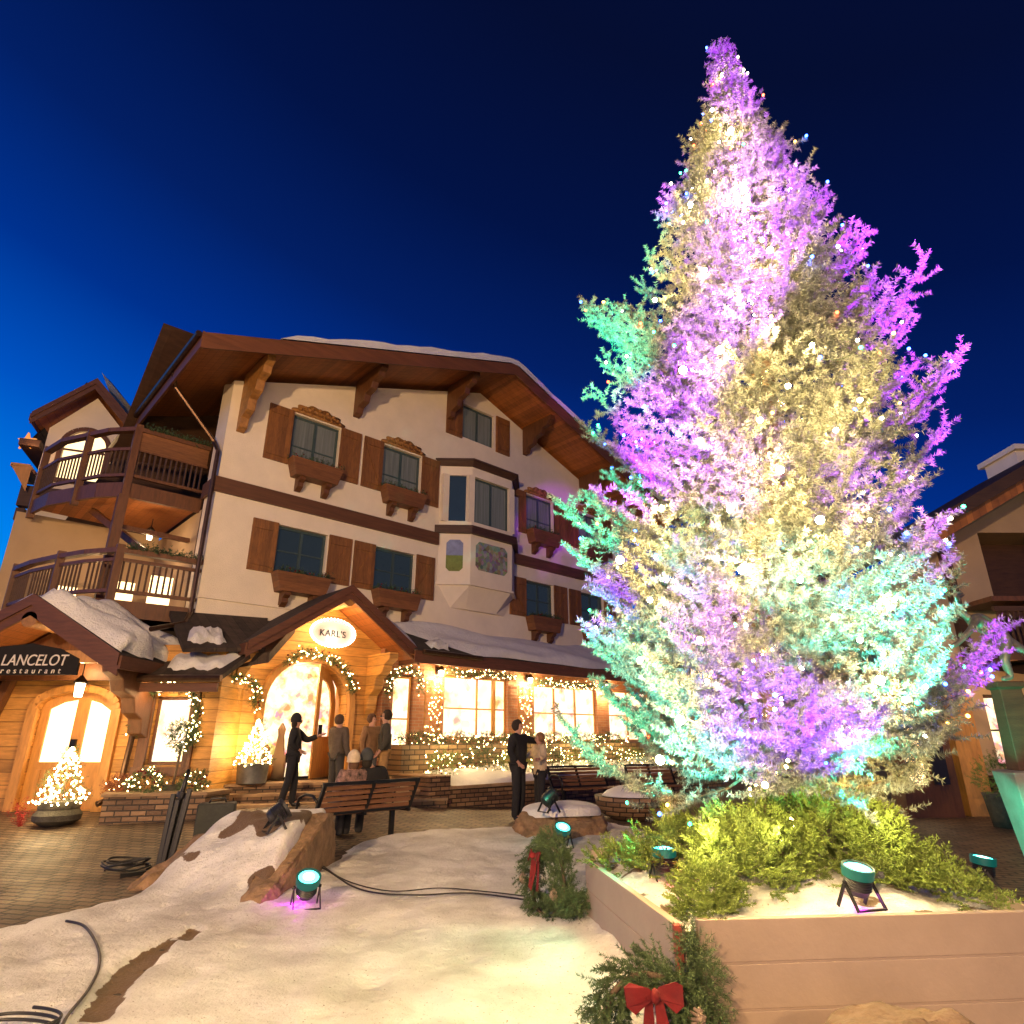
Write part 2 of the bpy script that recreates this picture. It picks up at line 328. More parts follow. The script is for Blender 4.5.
# ------------------------------------------------------------------ foliage
def foliage(name, P0, P1, per, ln, wd, m, parent=None, splay=.9, seed=1, jl=.35):
    """needles along twigs P0->P1 (n,3); each needle a thin blade"""
    R = np.random.default_rng(seed); P0 = np.asarray(P0, float); P1 = np.asarray(P1, float); n = len(P0)
    ax = P1-P0; al = np.linalg.norm(ax, axis=1, keepdims=True)+1e-9; an = ax/al
    idx = np.repeat(np.arange(n), per); s = R.random(len(idx))[:, None]
    base = P0[idx]+ax[idx]*s; a = an[idx]
    rv = R.normal(size=(len(idx), 3)); rv -= a*(rv*a).sum(1, keepdims=True); rv /= np.linalg.norm(rv, axis=1, keepdims=True)+1e-9
    d = a*(1-splay*.55)+rv*splay; d /= np.linalg.norm(d, axis=1, keepdims=True)
    L = ln*(1+R.uniform(-jl, jl, (len(idx), 1)))
    side = np.cross(d, R.normal(size=d.shape)); side /= np.linalg.norm(side, axis=1, keepdims=True)+1e-9
    V = np.empty((len(idx), 3, 3)); V[:, 0] = base-side*wd/2; V[:, 1] = base+side*wd/2; V[:, 2] = base+d*L
    N = len(idx); me = bpy.data.meshes.new(name)
    me.vertices.add(N*3); me.vertices.foreach_set('co', V.reshape(-1))
    me.loops.add(N*3); me.loops.foreach_set('vertex_index', np.arange(N*3, dtype=np.int32))
    me.polygons.add(N); me.polygons.foreach_set('loop_start', np.arange(0, N*3, 3, dtype=np.int32)); me.polygons.foreach_set('loop_total', np.full(N, 3, dtype=np.int32))
    me.update(calc_edges=True); me.materials.append(m)
    o = bpy.data.objects.new(name, me); COL.objects.link(o)
    if parent: o.parent = parent
    return o
def blob_twigs(c, r, n, ln, seed=1, up=.3, shell=.5):
    R = np.random.default_rng(seed); d = R.normal(size=(n, 3)); d /= np.linalg.norm(d, axis=1, keepdims=True)
    k = (shell+(1-shell)*R.random((n, 1)))
    lump = 1+.18*np.sin(d[:, :1]*7+seed)*np.cos(d[:, 2:]*6)
    p = np.array(c)+d*k*np.array(r)*lump; q = d+R.normal(size=(n, 3))*.35+np.array([0, 0, up]); q /= np.linalg.norm(q, axis=1, keepdims=True)
    return p, p+q*ln*(.7+.6*R.random((n, 1)))
def path_twigs(pts, r, n, ln, seed=1):
    R = np.random.default_rng(seed); pts = np.array([tuple(p) for p in pts], float); seg = np.linalg.norm(np.diff(pts, axis=0), axis=1); cum = np.r_[0, np.cumsum(seg)]
    s = R.random(n)*cum[-1]; i = np.clip(np.searchsorted(cum, s)-1, 0, len(seg)-1); f = ((s-cum[i])/seg[i])[:, None]
    b = pts[i]*(1-f)+pts[i+1]*f; d = R.normal(size=(n, 3)); d /= np.linalg.norm(d, axis=1, keepdims=True)
    a = b+d*r*R.random((n, 1))*.6; return a, a+d*ln+R.normal(size=(n, 3))*ln*.3
def path_pts(pts, n, r, seed):
    R = np.random.default_rng(seed); pts = np.array([tuple(p) for p in pts], float); seg = np.linalg.norm(np.diff(pts, axis=0), axis=1); cum = np.r_[0, np.cumsum(seg)]
    s = (np.arange(n)+.5)/n*cum[-1]; i = np.clip(np.searchsorted(cum, s)-1, 0, len(seg)-1); f = ((s-cum[i])/seg[i])[:, None]
    d = R.normal(size=(n, 3)); d /= np.linalg.norm(d, axis=1, keepdims=True); return pts[i]*(1-f)+pts[i+1]*f+d*r*(.75+.4*R.random((n, 1)))
def bulbs(name, P, r, m, parent, seed=0):
    b = MB()
    for p in P: b.ball(tuple(p), r, 1)
    o = b.build(name, m, parent, fix=False); o['kind'] = 'stuff'; return o

# ------------------------------------------------------------------ ground
def grid(name, x0, x1, y0, y1, nx, ny, fn, m, kind='structure', parent=None, smooth=True, keep=None):
    X, Y = np.meshgrid(np.linspace(x0, x1, nx), np.linspace(y0, y1, ny)); Z, att = fn(X, Y)
    V = np.stack([X, Y, Z], -1).reshape(-1, 3); i = np.arange(nx*ny).reshape(ny, nx)
    F = np.stack([i[:-1, :-1], i[:-1, 1:], i[1:, 1:], i[1:, :-1]], -1).reshape(-1, 4)
    if keep is not None: kk = keep(X, Y).reshape(-1); F = F[kk[F].all(1)]
    me = bpy.data.meshes.new(name); me.from_pydata(V.tolist(), [], F.tolist()); me.materials.append(m)
    if att is not None:
        a = me.attributes.new('soil', 'FLOAT', 'POINT'); a.data.foreach_set('value', att.reshape(-1).astype(np.float32))
    if smooth: me.polygons.foreach_set('use_smooth', [True]*len(me.polygons))
    o = bpy.data.objects.new(name, me); COL.objects.link(o)
    if kind: o['kind'] = kind
    if parent: o.parent = parent
    return o
def ghn(X, Y): return .08*np.maximum(0, np.minimum(Y, 14)-9.6)*sstep(.5, -4.5, X)
grid('pavement', -30, 30, -12, 40, 121, 209, lambda X, Y: (ghn(X, Y), None), PAVE)
far = MB(); far.box(-600, 600, -600, 900, -.5, -.06); tag(far.build('ground', ROCKD), kind='structure')

def sdf_poly(X, Y, poly):
    P = np.array(poly); d = np.full(X.shape, 1e9); ins = np.zeros(X.shape, bool)
    for i in range(len(P)):
        a = P[i]; b = P[(i+1) % len(P)]; e = b-a; t = np.clip(((X-a[0])*e[0]+(Y-a[1])*e[1])/(e@e), 0, 1)
        d = np.minimum(d, np.hypot(X-a[0]-e[0]*t, Y-a[1]-e[1]*t))
        c = (a[1] > Y) != (b[1] > Y); xi = a[0]+(Y-a[1])/(b[1]-a[1]+1e-12)*(b[0]-a[0]); ins ^= c & (X < xi)
    return np.where(ins, d, -d)
WV = [(NP.uniform(0, 6.28), NP.uniform(0, 6.28), NP.uniform(.6, 1.4)) for _ in range(24)]
def wob(X, Y, f, k=0):
    z = 0
    for j in range(5):
        a, ph, s = WV[(k+j) % 24]; z = z+np.sin((X*math.cos(a*3+j)+Y*math.sin(a*3+j))*f*s*(1+.5*j)+ph)/(1+.5*j)
    return z/2.5
gp = lambda *L: [tuple(onz(u, v, 0))[:2] for u, v in L]
SNOWPOLY = [(-7.5, 1.5), (-6.2, 4.0)]+gp((0, 935), (60, 918), (135, 898))+[(-3.75, 7.5), (-4.0, 8.3), (-3.7, 9.2), (-3.3, 9.9), (-2.75, 9.6)]+gp((335, 864), (350, 848), (400, 838), (470, 832), (530, 827), (590, 820), (640, 830))+[(2.3, 10.6), (1.2, 8.0), (.85, 6.4), (1.1, 4.2), (1.3, 1.5)]
SOIL1 = gp((174, 940), (152, 952), (128, 968), (104, 992), (76, 1030), (104, 1030), (132, 990), (150, 972), (164, 958))
SOIL2 = gp((190, 932), (178, 942), (186, 946), (200, 936))
_dr = np.random.default_rng(31); DENTS = [(_dr.uniform(-4.5, 1.2), _dr.uniform(3.4, 11), _dr.uniform(.045, .10), _dr.uniform(.008, .030)) for _ in range(420)]
def snowfn(X, Y):
    s = sdf_poly(X, Y, SNOWPOLY)+.10*wob(X, Y, 5)+.05*wob(X, Y, 14, 4)
    base = ghn(X, Y)+.055*sstep(-.02, .16, s)+.02*wob(X, Y, 3, 2)*sstep(0, .5, s)+.008*wob(X, Y, 16, 6)*sstep(0, .3, s)-.05*sstep(.0, -.1, s)
    def bump(cx, cy, sx, sy, a, h): 
        dx = (X-cx)*math.cos(a)+(Y-cy)*math.sin(a); dy = -(X-cx)*math.sin(a)+(Y-cy)*math.cos(a); return h*np.exp(-(np.abs(dx/sx)**2.6+np.abs(dy/sy)**2.6))
    m = .58*sstep(6.6, 8.0, Y+.3*(X+2.6)+.12*wob(X, Y, 5, 5))*sstep(9.5, 8.9, Y)*sstep(-4.1, -3.25, X+.1*wob(X, Y, 6, 2))*sstep(-2.28, -2.42, X)
    m = m*(1+.10*wob(X, Y, 6, 9)); base = base+m*sstep(-.35, .2, s)
    for dx_, dy_, dr_, dd_ in DENTS: base = base-dd_*np.exp(-((X-dx_)**2+(Y-dy_)**2)/dr_**2)*sstep(.1, .4, s)
    # bank against the planter
    base = base+.17*np.exp(-np.maximum(0, .75-X)/.28)*sstep(4.2, 5.2, Y)*sstep(7.2, 6.2, Y)
    soil = np.zeros(X.shape)
    for P in (SOIL1, SOIL2): soil = np.maximum(soil, sstep(-.05, .03, sdf_poly(X, Y, P)+.025*wob(X, Y, 22, 3)))
    base = base-.05*soil
    mm = sstep(.03, .12, m)*sstep(.0, .35, wob(X, Y, 5.2, 11))*1.0; soil = np.maximum(soil*.95, mm*.75)
    e = sstep(.22, .0, s)*.36; soil = np.maximum(soil, e)
    return base, soil
grid('snow', -7, 3.2, 1.6, 14.2, 341, 421, snowfn, SNOW)

# ------------------------------------------------------------------ the chalet hotel  (local axes: t along the facade, d into the building)
H = empty('chalet_hotel', (OX, OY, 0), ANG, 'tall cream alpine hotel with wide brown gable roof, carved shutters and lit shop windows', 'building')
WIN_UP = [(1.60, 2.93), (4.31, 5.64), (10.06, 11.4), (12.75, 14.05)]
WIN_LO = [(1.58, 2.88), (4.30, 5.60), (10.03, 11.33), (12.75, 14.05)]
holes = [[(a, 8.15), (b, 8.15), (b, 9.48), (a, 9.48)] for a, b in WIN_UP]+[[(a, 5.16), (b, 5.16), (b, 6.40), (a, 6.40)] for a, b in WIN_LO]+[[(7.18, 10.70), (8.54, 10.70), (8.54, 11.93), (7.18, 11.93)]]
RZ, RS, RT = 12.95, .356, 7.9      # ridge height of the roof top, slope, ridge t
w = MB(); outer = [(0, 3.1), (15.8, 3.1), (15.8, RZ-.35-RS*7.9), (RT, RZ-.35), (0, RZ-.35-RS*7.9)]
w.holed(outer, holes, (1, 0, 0), (0, 0, 1), (0, 0, 0), (0, .17, 0))
w.add([(-.004,-.004,0),(-.004,.75,0),(-.004,.75,10),(-.004,-.004,9.7)], [(0,1,2,3)])
w.add([(0,.75,0),(3,.75,0),(3,.75,12),(0,.75,10)], [(0,1,2,3)])
w.add([(3,.75,0),(3,12,0),(3,12,12),(3,.75,12)], [(0,1,2,3)])
w.add([(15.8,0,0),(15.8,12,0),(15.8,12,9.7),(15.8,0,9.7)], [(0,1,2,3)])
w.add([(3,12,0),(15.8,12,0),(15.8,12,9.7),(7.9,12,12.5),(3,12,11)], [(0,1,2,3,4)])
w.build('wall', STUCCO, H, fix=False)
lw = MB()   # masonry of the shop storey, in front of the plaster
DG = -.8
arch = [(1.42, .62), (3.38, .62), (3.38, 2.15)]+[(2.4+.98*math.cos(a), 2.15+.95*math.sin(a)) for a in [math.pi*k/14 for k in range(1, 14)]]+[(1.42, 2.15)]
lw.holed([(.3, 0), (4.2, 0), (4.2, 3.55), (2.66, 4.55), (.3, 3.0)], [arch], (1, 0, 0), (0, 0, 1), (0, DG, 0), (0, .35, 0))
lw.build('porch_wall', SIDING, H, fix=False)
bw = MB(); sh = [[(4.42, .62), (5.1, .62), (5.1, 2.95), (4.42, 2.95)], [(6.05, 1.44), (8.30, 1.44), (8.30, 3.02), (6.05, 3.02)], [(9.34, 1.36), (12.2, 1.36), (12.2, 2.95), (9.34, 2.95)], [(12.8, 1.36), (15, 1.36), (15, 2.95), (12.8, 2.95)]]
bw.holed([(4.2, 0), (15.8, 0), (15.8, 3.7), (4.2, 3.7)], sh, (1, 0, 0), (0, 0, 1), (0, -1.0, 0), (0, .25, 0)); bw.build('shop_wall', BRICK, H, fix=False)
MB().box(4.195, 4.5, -1.0, -.6, 0, 3.6).build('brick_pier', BRICK, H)

def window(t0, t1, z0, z1, glass, mull=1, trans=None, d=.10, fw=.07, parent=H, fm=FRAMEG, name='window'):
    f = MB(); D = .06
    f.box(t0+.01, t0+fw, d, d+D, z0+.01, z1-.01); f.box(t1-fw, t1-.01, d, d+D, z0+.01, z1-.01); f.box(t0+fw, t1-fw, d, d+D, z0+.01, z0+fw); f.box(t0+fw, t1-fw, d, d+D, z1-fw, z1-.01)
    for k in range(1, mull+1):
        c = t0+(t1-t0)*k/(mull+1); f.box(c-.035, c+.035, d+.002, d+D-.002, z0+fw, z1-fw)
    for h in trans or []:
        zz = z0+(z1-z0)*h; f.box(t0+fw, t1-fw, d+.012, d+D-.012, zz-.018, zz+.018)
    o = f.build(name, fm, parent); p = MB(); p.box(t0+fw-.01, t1-fw+.01, d+.03, d+.045, z0+fw-.01, z1-fw+.01); p.build('pane', glass, o); return o
for i, (a, b) in enumerate(WIN_UP): window(a, b, 8.15, 9.48, CURT if i != 2 else CURT, 1, [.35])
for a, b in WIN_LO: window(a, b, 5.16, 6.40, GLASS, 1, [.5])
window(7.18, 8.54, 10.70, 11.93, CURT, 1)
def shutter(t0, t1, z0, z1, flip=0):
    s = MB(); s.box(t0, t1, -.05, 0, z0, z1)
    o = s.build('shutter', SHUT, H)
    b = MB(); b.box(t0+.04, t1-.04, -.075, -.048, z1-.24, z1-.13); b.box(t0+.04, t1-.04, -.075, -.048, z0+.13, z0+.24)
    p, q = ((t0+.07, z0+.24), (t1-.07, z1-.24)) if not flip else ((t1-.07, z0+.24), (t0+.07, z1-.24))
    b.bar((p[0], -.060, p[1]), (q[0], -.060, q[1]), .09, .022, (0, 1, 0)); b.build('batten', SHUT, o)
def pediment(tc, z, wd=.72):
    p = MB(); n = 34; pts = []
    for k in range(n+1):
        a = math.pi*k/n; r = 1+.09*math.sin(a*11); pts.append((wd*math.cos(a)*r, .30*math.sin(a)**.9*r))
    p.prism([(x, y) for x, y in pts], (1, 0, 0), (0, 0, 1), ((0, -.05, 0), (tc, 0, z)))
    for k in range(9):
        a = math.pi*(k+.5)/9; p.ball((tc+wd*.86*math.cos(a), -.06, z+.24*math.sin(a)), .055, 1, (1, .7, 1))
    for k in range(5):
        x = -.4+.2*k; p.tube([(tc+x+.07*math.cos(q), -.06, z+.10+.07*math.sin(q)) for q in [2*math.pi*j/9 for j in range(8)]], .016, 5)
    p.build('carved_crest', CARVE, H, True)
def flowerbox(tc, z, seed, wd=1.42):
    f = MB(); h = .46; q = [(-wd/2, 0), (-wd/2+.14, -h), (wd/2-.14, -h), (wd/2, 0)]
    f.prism(q, (1, 0, 0), (0, 0, 1), ((0, -.36, 0), (tc, 0, z))); o = f.build('flower_box', TROUGH, H, bevel=.01)
    for s in (-1, 1):
        MB().prism([(0, 0), (-.30, 0), (-.31, -.08), (-.2, -.14), (-.19, -.24), (-.06, -.34), (0, -.34)], (0, 1, 0), (0, 0, 1), ((.15, 0, 0), (tc+s*.36-.075, 0, z-h))).build('bracket', PINED, o)
    R = np.random.default_rng(seed); P0 = np.stack([R.uniform(-wd/2, wd/2, 130)+tc, R.uniform(-.34, -.04, 130), np.full(130, z-.02)], 1); P1 = P0+np.stack([R.normal(0, .06, 130), R.normal(-.02, .05, 130), R.uniform(.04, .2, 130)], 1)
    foliage('plant', P0, P1, 9, .05, .018, GREEND, o, seed=seed)
    fl = MB()
    for k in range(12): fl.ball((tc+R.uniform(-wd/2, wd/2), R.uniform(-.36, -.15), z+R.uniform(.02, .12)), .022, 1)
    fl.build('blossom', REDV, o)
for t0, t1 in ((.94, 1.58), (2.95, 3.57), (3.67, 4.30), (5.66, 6.3), (9.28, 10.02), (11.44, 12.1), (12.13, 12.73), (14.07, 14.7)):
    shutter(t0, t1, 8.0, 9.52, int(t0*3) % 2)
for t0, t1 in ((.94, 1.56), (2.92, 3.57), (3.65, 4.28), (5.64, 6.27), (9.28, 10.0), (11.36, 12.0), (12.13, 12.73), (14.07, 14.7)): shutter(t0, t1, 5.16, 6.42, int(t0*3) % 2)
shutter(6.50, 7.14, 10.62, 11.98); shutter(8.62, 9.24, 10.62, 11.98, 1)
for i, (a, b) in enumerate(WIN_UP): pediment((a+b)/2, 9.52); flowerbox((a+b)/2, 8.14, 20+i)
for i, (a, b) in enumerate(WIN_LO): flowerbox((a+b)/2, 5.18, 30+i)
MB().box(-.03, 6.35, -.09, 0, 6.84, 7.2).box(-.09, -.03, -.09, .75, 6.84, 7.2).build('timber_band', BAND, H); MB().box(9.4, 15.83, -.09, 0, 6.84, 7.2).build('timber_band', BAND, H, bevel=.01)
MB().box(-.02, 15.8, -.05, 0, 4.36, 4.42).build('ledge', STUCCO, H)
# bay window
bay = MB()
def bayring(z0, z1, o=0.0):
    pl = [(6.4-o*1.2, 0), (7.15-o*.5, -.6-o), (8.83+o*.5, -.6-o), (9.5+o*1.2, 0)]
    return pl
def bayprism(mb, z0, z1, o0=0, o1=None):
    a = bayring(0, 0, o0); c = bayring(0, 0, o0 if o1 is None else o1); mb.add([(x, y, z0) for x, y in a]+[(x, y, z1) for x, y in c], [(0,1,5,4),(1,2,6,5),(2,3,7,6),(3,0,4,7),(0,3,2,1),(4,5,6,7)])
bayprism(bay, 5.72, 7.40); bayprism(bay, 7.40, 7.62, .02); bayprism(bay, 9.12, 9.45)
bay.add([(6.9,0,5.05),(7.4,-.12,5.05),(8.6,-.12,5.05),(9.05,0,5.05)]+[(x, y, 5.66) for x, y in bayring(0,0,-.04)], [(0,1,5,4),(1,2,6,5),(2,3,7,6),(3,0,4,7),(0,3,2,1),(4,5,6,7)])
bayprism(bay, 5.66, 5.72, .05)
for (x, y) in ((7.15, -.6), (8.83, -.6)): bay.box(x-.11, x+.11, y+.002, y+.2, 7.60, 9.14)
for (x, y) in ((6.5, -.0), (9.42, -.0)): bay.box(x-.11, x+.11, -.16, .0, 7.60, 9.14)
by = bay.build('bay_window', STUCCO, H, fix=True)
tr = MB(); bayprism(tr, 7.22, 7.46, .14, .14); tr.build('trim', WOODD, by); tr = MB(); bayprism(tr, 9.42, 9.56, .05, .16); bayprism(tr, 9.56, 9.62, .2, .2); tr.build('trim', WOODD, by)
window(7.26, 8.72, 7.62, 9.12, CURT, 1, None, -.50, .06, by)
p = MB(); p.add([(6.62, -.10, 7.62), (7.1, -.49, 7.62), (7.1, -.49, 9.12), (6.62, -.10, 9.12)], [(0,1,2,3)]); p.build('pane', GLASS, by); p = MB(); p.add([(9.33, -.10, 7.62), (8.88, -.49, 7.62), (8.88, -.49, 9.12), (9.33, -.10, 9.12)], [(0,1,2,3)]); p.build('pane', GLASS, by)
MUR = mat('painted_mural', (.08, .14, .05), .8, .5, 4, 0, col2=(.34, .30, .24))
_t = MUR.node_tree; _b = _t.nodes['Principled BSDF']; _v = _t.nodes.new('ShaderNodeTexVoronoi'); _v.inputs['Scale'].default_value = 9; _c = _t.nodes.new('ShaderNodeTexCoord'); _t.links.new(_c.outputs['Object'], _v.inputs[0])
_h = _t.nodes.new('ShaderNodeHueSaturation'); _h.inputs['Saturation'].default_value = .7; _h.inputs['Value'].default_value = .55; _t.links.new(_v.outputs['Color'], _h.inputs['Color']); _m = _t.nodes.new('ShaderNodeMixRGB'); _m.inputs[0].default_value = .55; _t.links.new(_b.inputs['Base Color'].links[0].from_socket, _m.inputs[1]); _t.links.new(_h.outputs[0], _m.inputs[2]); _t.links.new(_m.outputs[0], _b.inputs['Base Color'])
MURL = mat('painted_landscape', (.16, .20, .05), .8, .3, 4, 0); MURS = mat('painted_sky', (.20, .24, .42), .8, .3, 4, 0)
def chamf(w_, h_, c): return [(-w_+c, -h_), (w_-c, -h_), (w_, -h_+c), (w_, h_-c), (w_-c, h_), (-w_+c, h_), (-w_, h_-c), (-w_, -h_+c)]
MB().prism(chamf(.64, .44, .13), (1, 0, 0), (0, 0, 1), ((0, -.012, 0), (7.98, -.6, 6.6))).build('mural', MUR, by)
dv = Vector((.75, -.6, 0)).normalized(); nv = Vector((-.6, -.75, 0)).normalized()
MB().prism([(-.15, -.48), (.15, -.48), (.25, -.38), (.25, 0), (-.25, 0), (-.25, -.38)], dv, (0, 0, 1), (nv*.012, (6.78, -.3, 6.55))).build('mural', MURL, by)
MB().prism([(-.25, 0), (.25, 0)]+[(x, z) for x, z in chamf(.25, .48, .1) if z > 0], dv, (0, 0, 1), (nv*.012, (6.78, -.3, 6.55))).build('mural', MURS, by)

# main roof
OH = -1.72; BK = 12.5; TL, TR = -1.25, 17.0
def zr(t, off=0): return RZ-RS*abs(t-RT)+off
r = MB()
for a, b in ((TL, RT), (RT, TR)):
    r.add([(a, OH, zr(a)), (b, OH, zr(b)), (b, BK, zr(b)), (a, BK, zr(a)), (a, OH, zr(a, -.12)), (b, OH, zr(b, -.12)), (b, BK, zr(b, -.12)), (a, BK, zr(a, -.12))], [(0,1,2,3),(4,7,6,5),(0,4,5,1),(1,5,6,2),(2,6,7,3),(3,7,4,0)])
roof = r.build('roof', SHAKE, H)
s = MB()
for a, b in ((TL+.04, RT), (RT, TR-.04)):
    s.add([(a, OH+.06, zr(a, -.123)), (b, OH+.06, zr(b, -.123)), (b, 3, zr(b, -.123)), (a, 3, zr(a, -.123)), (a, OH+.06, zr(a, -.17)), (b, OH+.06, zr(b, -.17)), (b, 3, zr(b, -.17)), (a, 3, zr(a, -.17))], [(0,1,2,3),(4,7,6,5),(0,4,5,1),(1,5,6,2),(2,6,7,3),(3,7,4,0)])
s.build('soffit', SOFFIT, roof)
f = MB()
for a, b in ((TL, RT), (RT, TR)):
    f.add([(a, OH-.05, zr(a, -.03)), (b, OH-.05, zr(b, -.03)), (b, OH, zr(b, -.03)), (a, OH, zr(a, -.03)), (a, OH-.05, zr(a, -.42)), (b, OH-.05, zr(b, -.42)), (b, OH, zr(b, -.42)), (a, OH, zr(a, -.42))], [(0,1,2,3),(4,7,6,5),(0,4,5,1),(1,5,6,2),(2,6,7,3),(3,7,4,0)])
f.box(TL-.05, TL, OH-.05, BK, zr(TL, -.42), zr(TL, -.02)); f.build('fascia', FASC2, roof)
MB().tube([(TL-.11, OH, zr(TL)-.08), (TL-.11, BK, zr(TL)-.08)], .07, 8).build('gutter', COPPER, roof)
sn = MB()
def sz(t, j): return zr(t, .02)
tt = np.linspace(.35, TR-.1, 44)
for i in range(len(tt)-1):
    a, b = tt[i], tt[i+1]; ha, hb = [(.13+.10*min(1, abs(x-.35)/2.5)+.025*math.sin(x*3.1)+.015*math.sin(x*7)) if x > .36 else .02 for x in (a, b)]
    sn.add([(a, OH-.06, zr(a, .005)), (b, OH-.06, zr(b, .005)), (b, BK-1, zr(b, .005)), (a, BK-1, zr(a, .005)), (a, OH-.03, zr(a, ha)), (b, OH-.03, zr(b, hb)), (b, BK-1, zr(b, hb)), (a, BK-1, zr(a, ha))], [(4,5,6,7),(0,1,5,4),(2,3,7,6)]+([(3,0,4,7)] if i == 0 else [])+([(1,2,6,5)] if i == len(tt)-2 else []))
sn.build('snow_cover', SNOWC, roof)
for tb, sc in ((.32, 1.25), (3.35, .9), (6.6, .95), (10.0, .85), (13.0, .85)):
    pr = [(0, 0), (-1.5, 0), (-1.5, -.16), (-1.35, -.22), (-1.32, -.36), (-1.02, -.42), (-.95, -.62), (-.62, -.70), (-.56, -.92), (-.26, -1.0), (-.2, -1.18), (0, -1.25)]
    z = zr(tb, -.18)-.05
    MB().prism([(x*.95, y*sc) for x, y in pr], (0, 1, 0), (0, 0, 1), ((.2, 0, 0), (tb-.1, 0, z))).build('roof_bracket', CARVE if tb < 1 else PINED, roof, bevel=.015)
# cross gable behind the left eave
g = MB(); g.add([(-1.55, 1.2, 11.35), (-1.55, 4.4, 8.6), (-1.35, 4.4, 8.6), (-1.35, 1.2, 11.35), (3, 1.2, 11.5), (3, 4.6, 9.0)], [(0,1,2,3),(3,2,5,4),(0,3,4)]); g.build('rear_roof', WOODD, H)
# attic recess timber, downspout
tb_ = MB(); tb_.box(.05, 2.98, .765, .80, 8.6, 8.72); tb_.bar((.1, .7, 8.4), (2.2, .7, 9.6), .09); tb_.bar((2.2, .7, 8.4), (.6, .7, 9.5), .09); tb_.build('timber_truss', WOODD, H)
MB().tube([(TL-.06, .2, zr(TL)-.15), (TL+.1, .4, zr(TL)-.4), (-.12, .35, 8.2), (-.12, -.08, 7.8), (-.12, -.10, 4.0), (-.3, -.5, 3.7), (-1.0, -.9, 3.45)], .05, 8).build('downspout', COPPER, H)

# balconies
def balcony(path, z0, z1, rail_mid, name='balcony', lampd=None):
    flr = MB(); poly = path+[(0, 4.2)]
    flr.prism([(x, y) for x, y in poly], (1, 0, 0), (0, 1, 0), ((0, 0, .10), (0, 0, z0+.12))); o = flr.build(name, SOFFIT, H)
    rl = MB(); bal = MB()
    for a, b in zip(path[:-1], path[1:]):
        A_ = Vector((a[0], a[1], 0)); B_ = Vector((b[0], b[1], 0)); Z = Vector((0, 0, 1))
        rl.bar(A_+Z*(z0+.14), B_+Z*(z0+.14), .08, .34); rl.bar(A_+Z*(z1-.06), B_+Z*(z1-.06), .16, .10)
        rl.bar(A_+Z*(z0+.50), B_+Z*(z0+.50), .07, .07)
        n = max(2, int((B_-A_).length/.11))
        for k in range(1, n): P = A_.lerp(B_, k/n); bal.bar(P+Z*(z0+.5), P+Z*(rail_mid), .035)
        rl.bar(A_+Z*rail_mid, B_+Z*rail_mid, .07, .07)
    rl.build('railing', PINED, o); bal.build('balusters', WOODD, o)
    for a in (path[1], path[3], path[-1]):
        MB().bar((a[0], a[1], z0-.12), (a[0], a[1], z1+.06), .15).build('post', PINED, o)
    return o
UP = [(0, 1.0), (-1.6, 1.0), (-2.05, 1.5), (-2.35, 2.1), (-2.75, 2.9), (-2.95, 3.9)]
LO = [(0, .05), (-1.6, .15), (-2.05, .8), (-2.4, 1.6), (-2.75, 2.6), (-2.95, 3.6)]
bu = balcony(UP, 6.60, 8.30, 7.75); MB().box(-1.55, -.02, .96, 1.03, 7.75, 8.2).build('front_panel', TROUGH, bu)
bl = balcony(LO, 3.80, 5.20, 4.95)
MB().bar((-1.62, 1.0, 3.5), (-1.62, 1.0, 6.6), .2).build('support_post', PINED, bu); MB().bar((-.9, 1.1, 5.4), (-1.9, 2.6, 6.58), .14).build('brace', PINED, bu)
MB().bar((-.05, 1.2, 5.9), (-1.6, 1.1, 5.9), .1).build('beam', PINED, bl)
R = np.random.default_rng(3); P0 = np.stack([R.uniform(-1.5, 0, 160), R.uniform(.86, 1.0, 160), np.full(160, 8.28)], 1); foliage('plant', P0, P0+R.normal(0, .06, (160, 3))+[0, 0, .08], 8, .05, .02, GREEND, bu, seed=3)
P0 = np.stack([R.uniform(-1.5, 0, 160), R.uniform(-.05, .1, 160), np.full(160, 5.18)], 1); foliage('plant', P0, P0+R.normal(0, .06, (160, 3))+[0, 0, .08], 8, .05, .02, GREEND, bl, seed=4)
# lit openings behind the lower balcony
for k, (x, y, z0, z1, w_) in enumerate(((-1.2, 2.6, 4.2, 5.0, .5), (-2.2, 3.6, 4.1, 4.9, .5), (-.75, .95, 4.15, 4.9, .45))):
    MB().box(x, x+w_, y, y+.05, z0, z1).build('lit_window', LIT, bl)
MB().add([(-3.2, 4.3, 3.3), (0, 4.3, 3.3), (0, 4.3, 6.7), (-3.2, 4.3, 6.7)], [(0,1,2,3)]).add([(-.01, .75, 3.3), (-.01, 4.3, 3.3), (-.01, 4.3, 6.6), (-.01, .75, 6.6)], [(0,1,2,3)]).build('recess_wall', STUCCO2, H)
MB().add([(-.02, .75, 3.3), (3, 4.3, 3.3), (3, 4.3, 9.9), (-.02, .75, 9.9)], [(0,1,2,3)]).add([(-2.2, 4.31, 6.7), (3, 4.31, 6.7), (3, 4.31, 9.9), (-1.2, 4.31, 9.4)], [(0,1,2,3)]).build('recess_wall', WOODD, H)

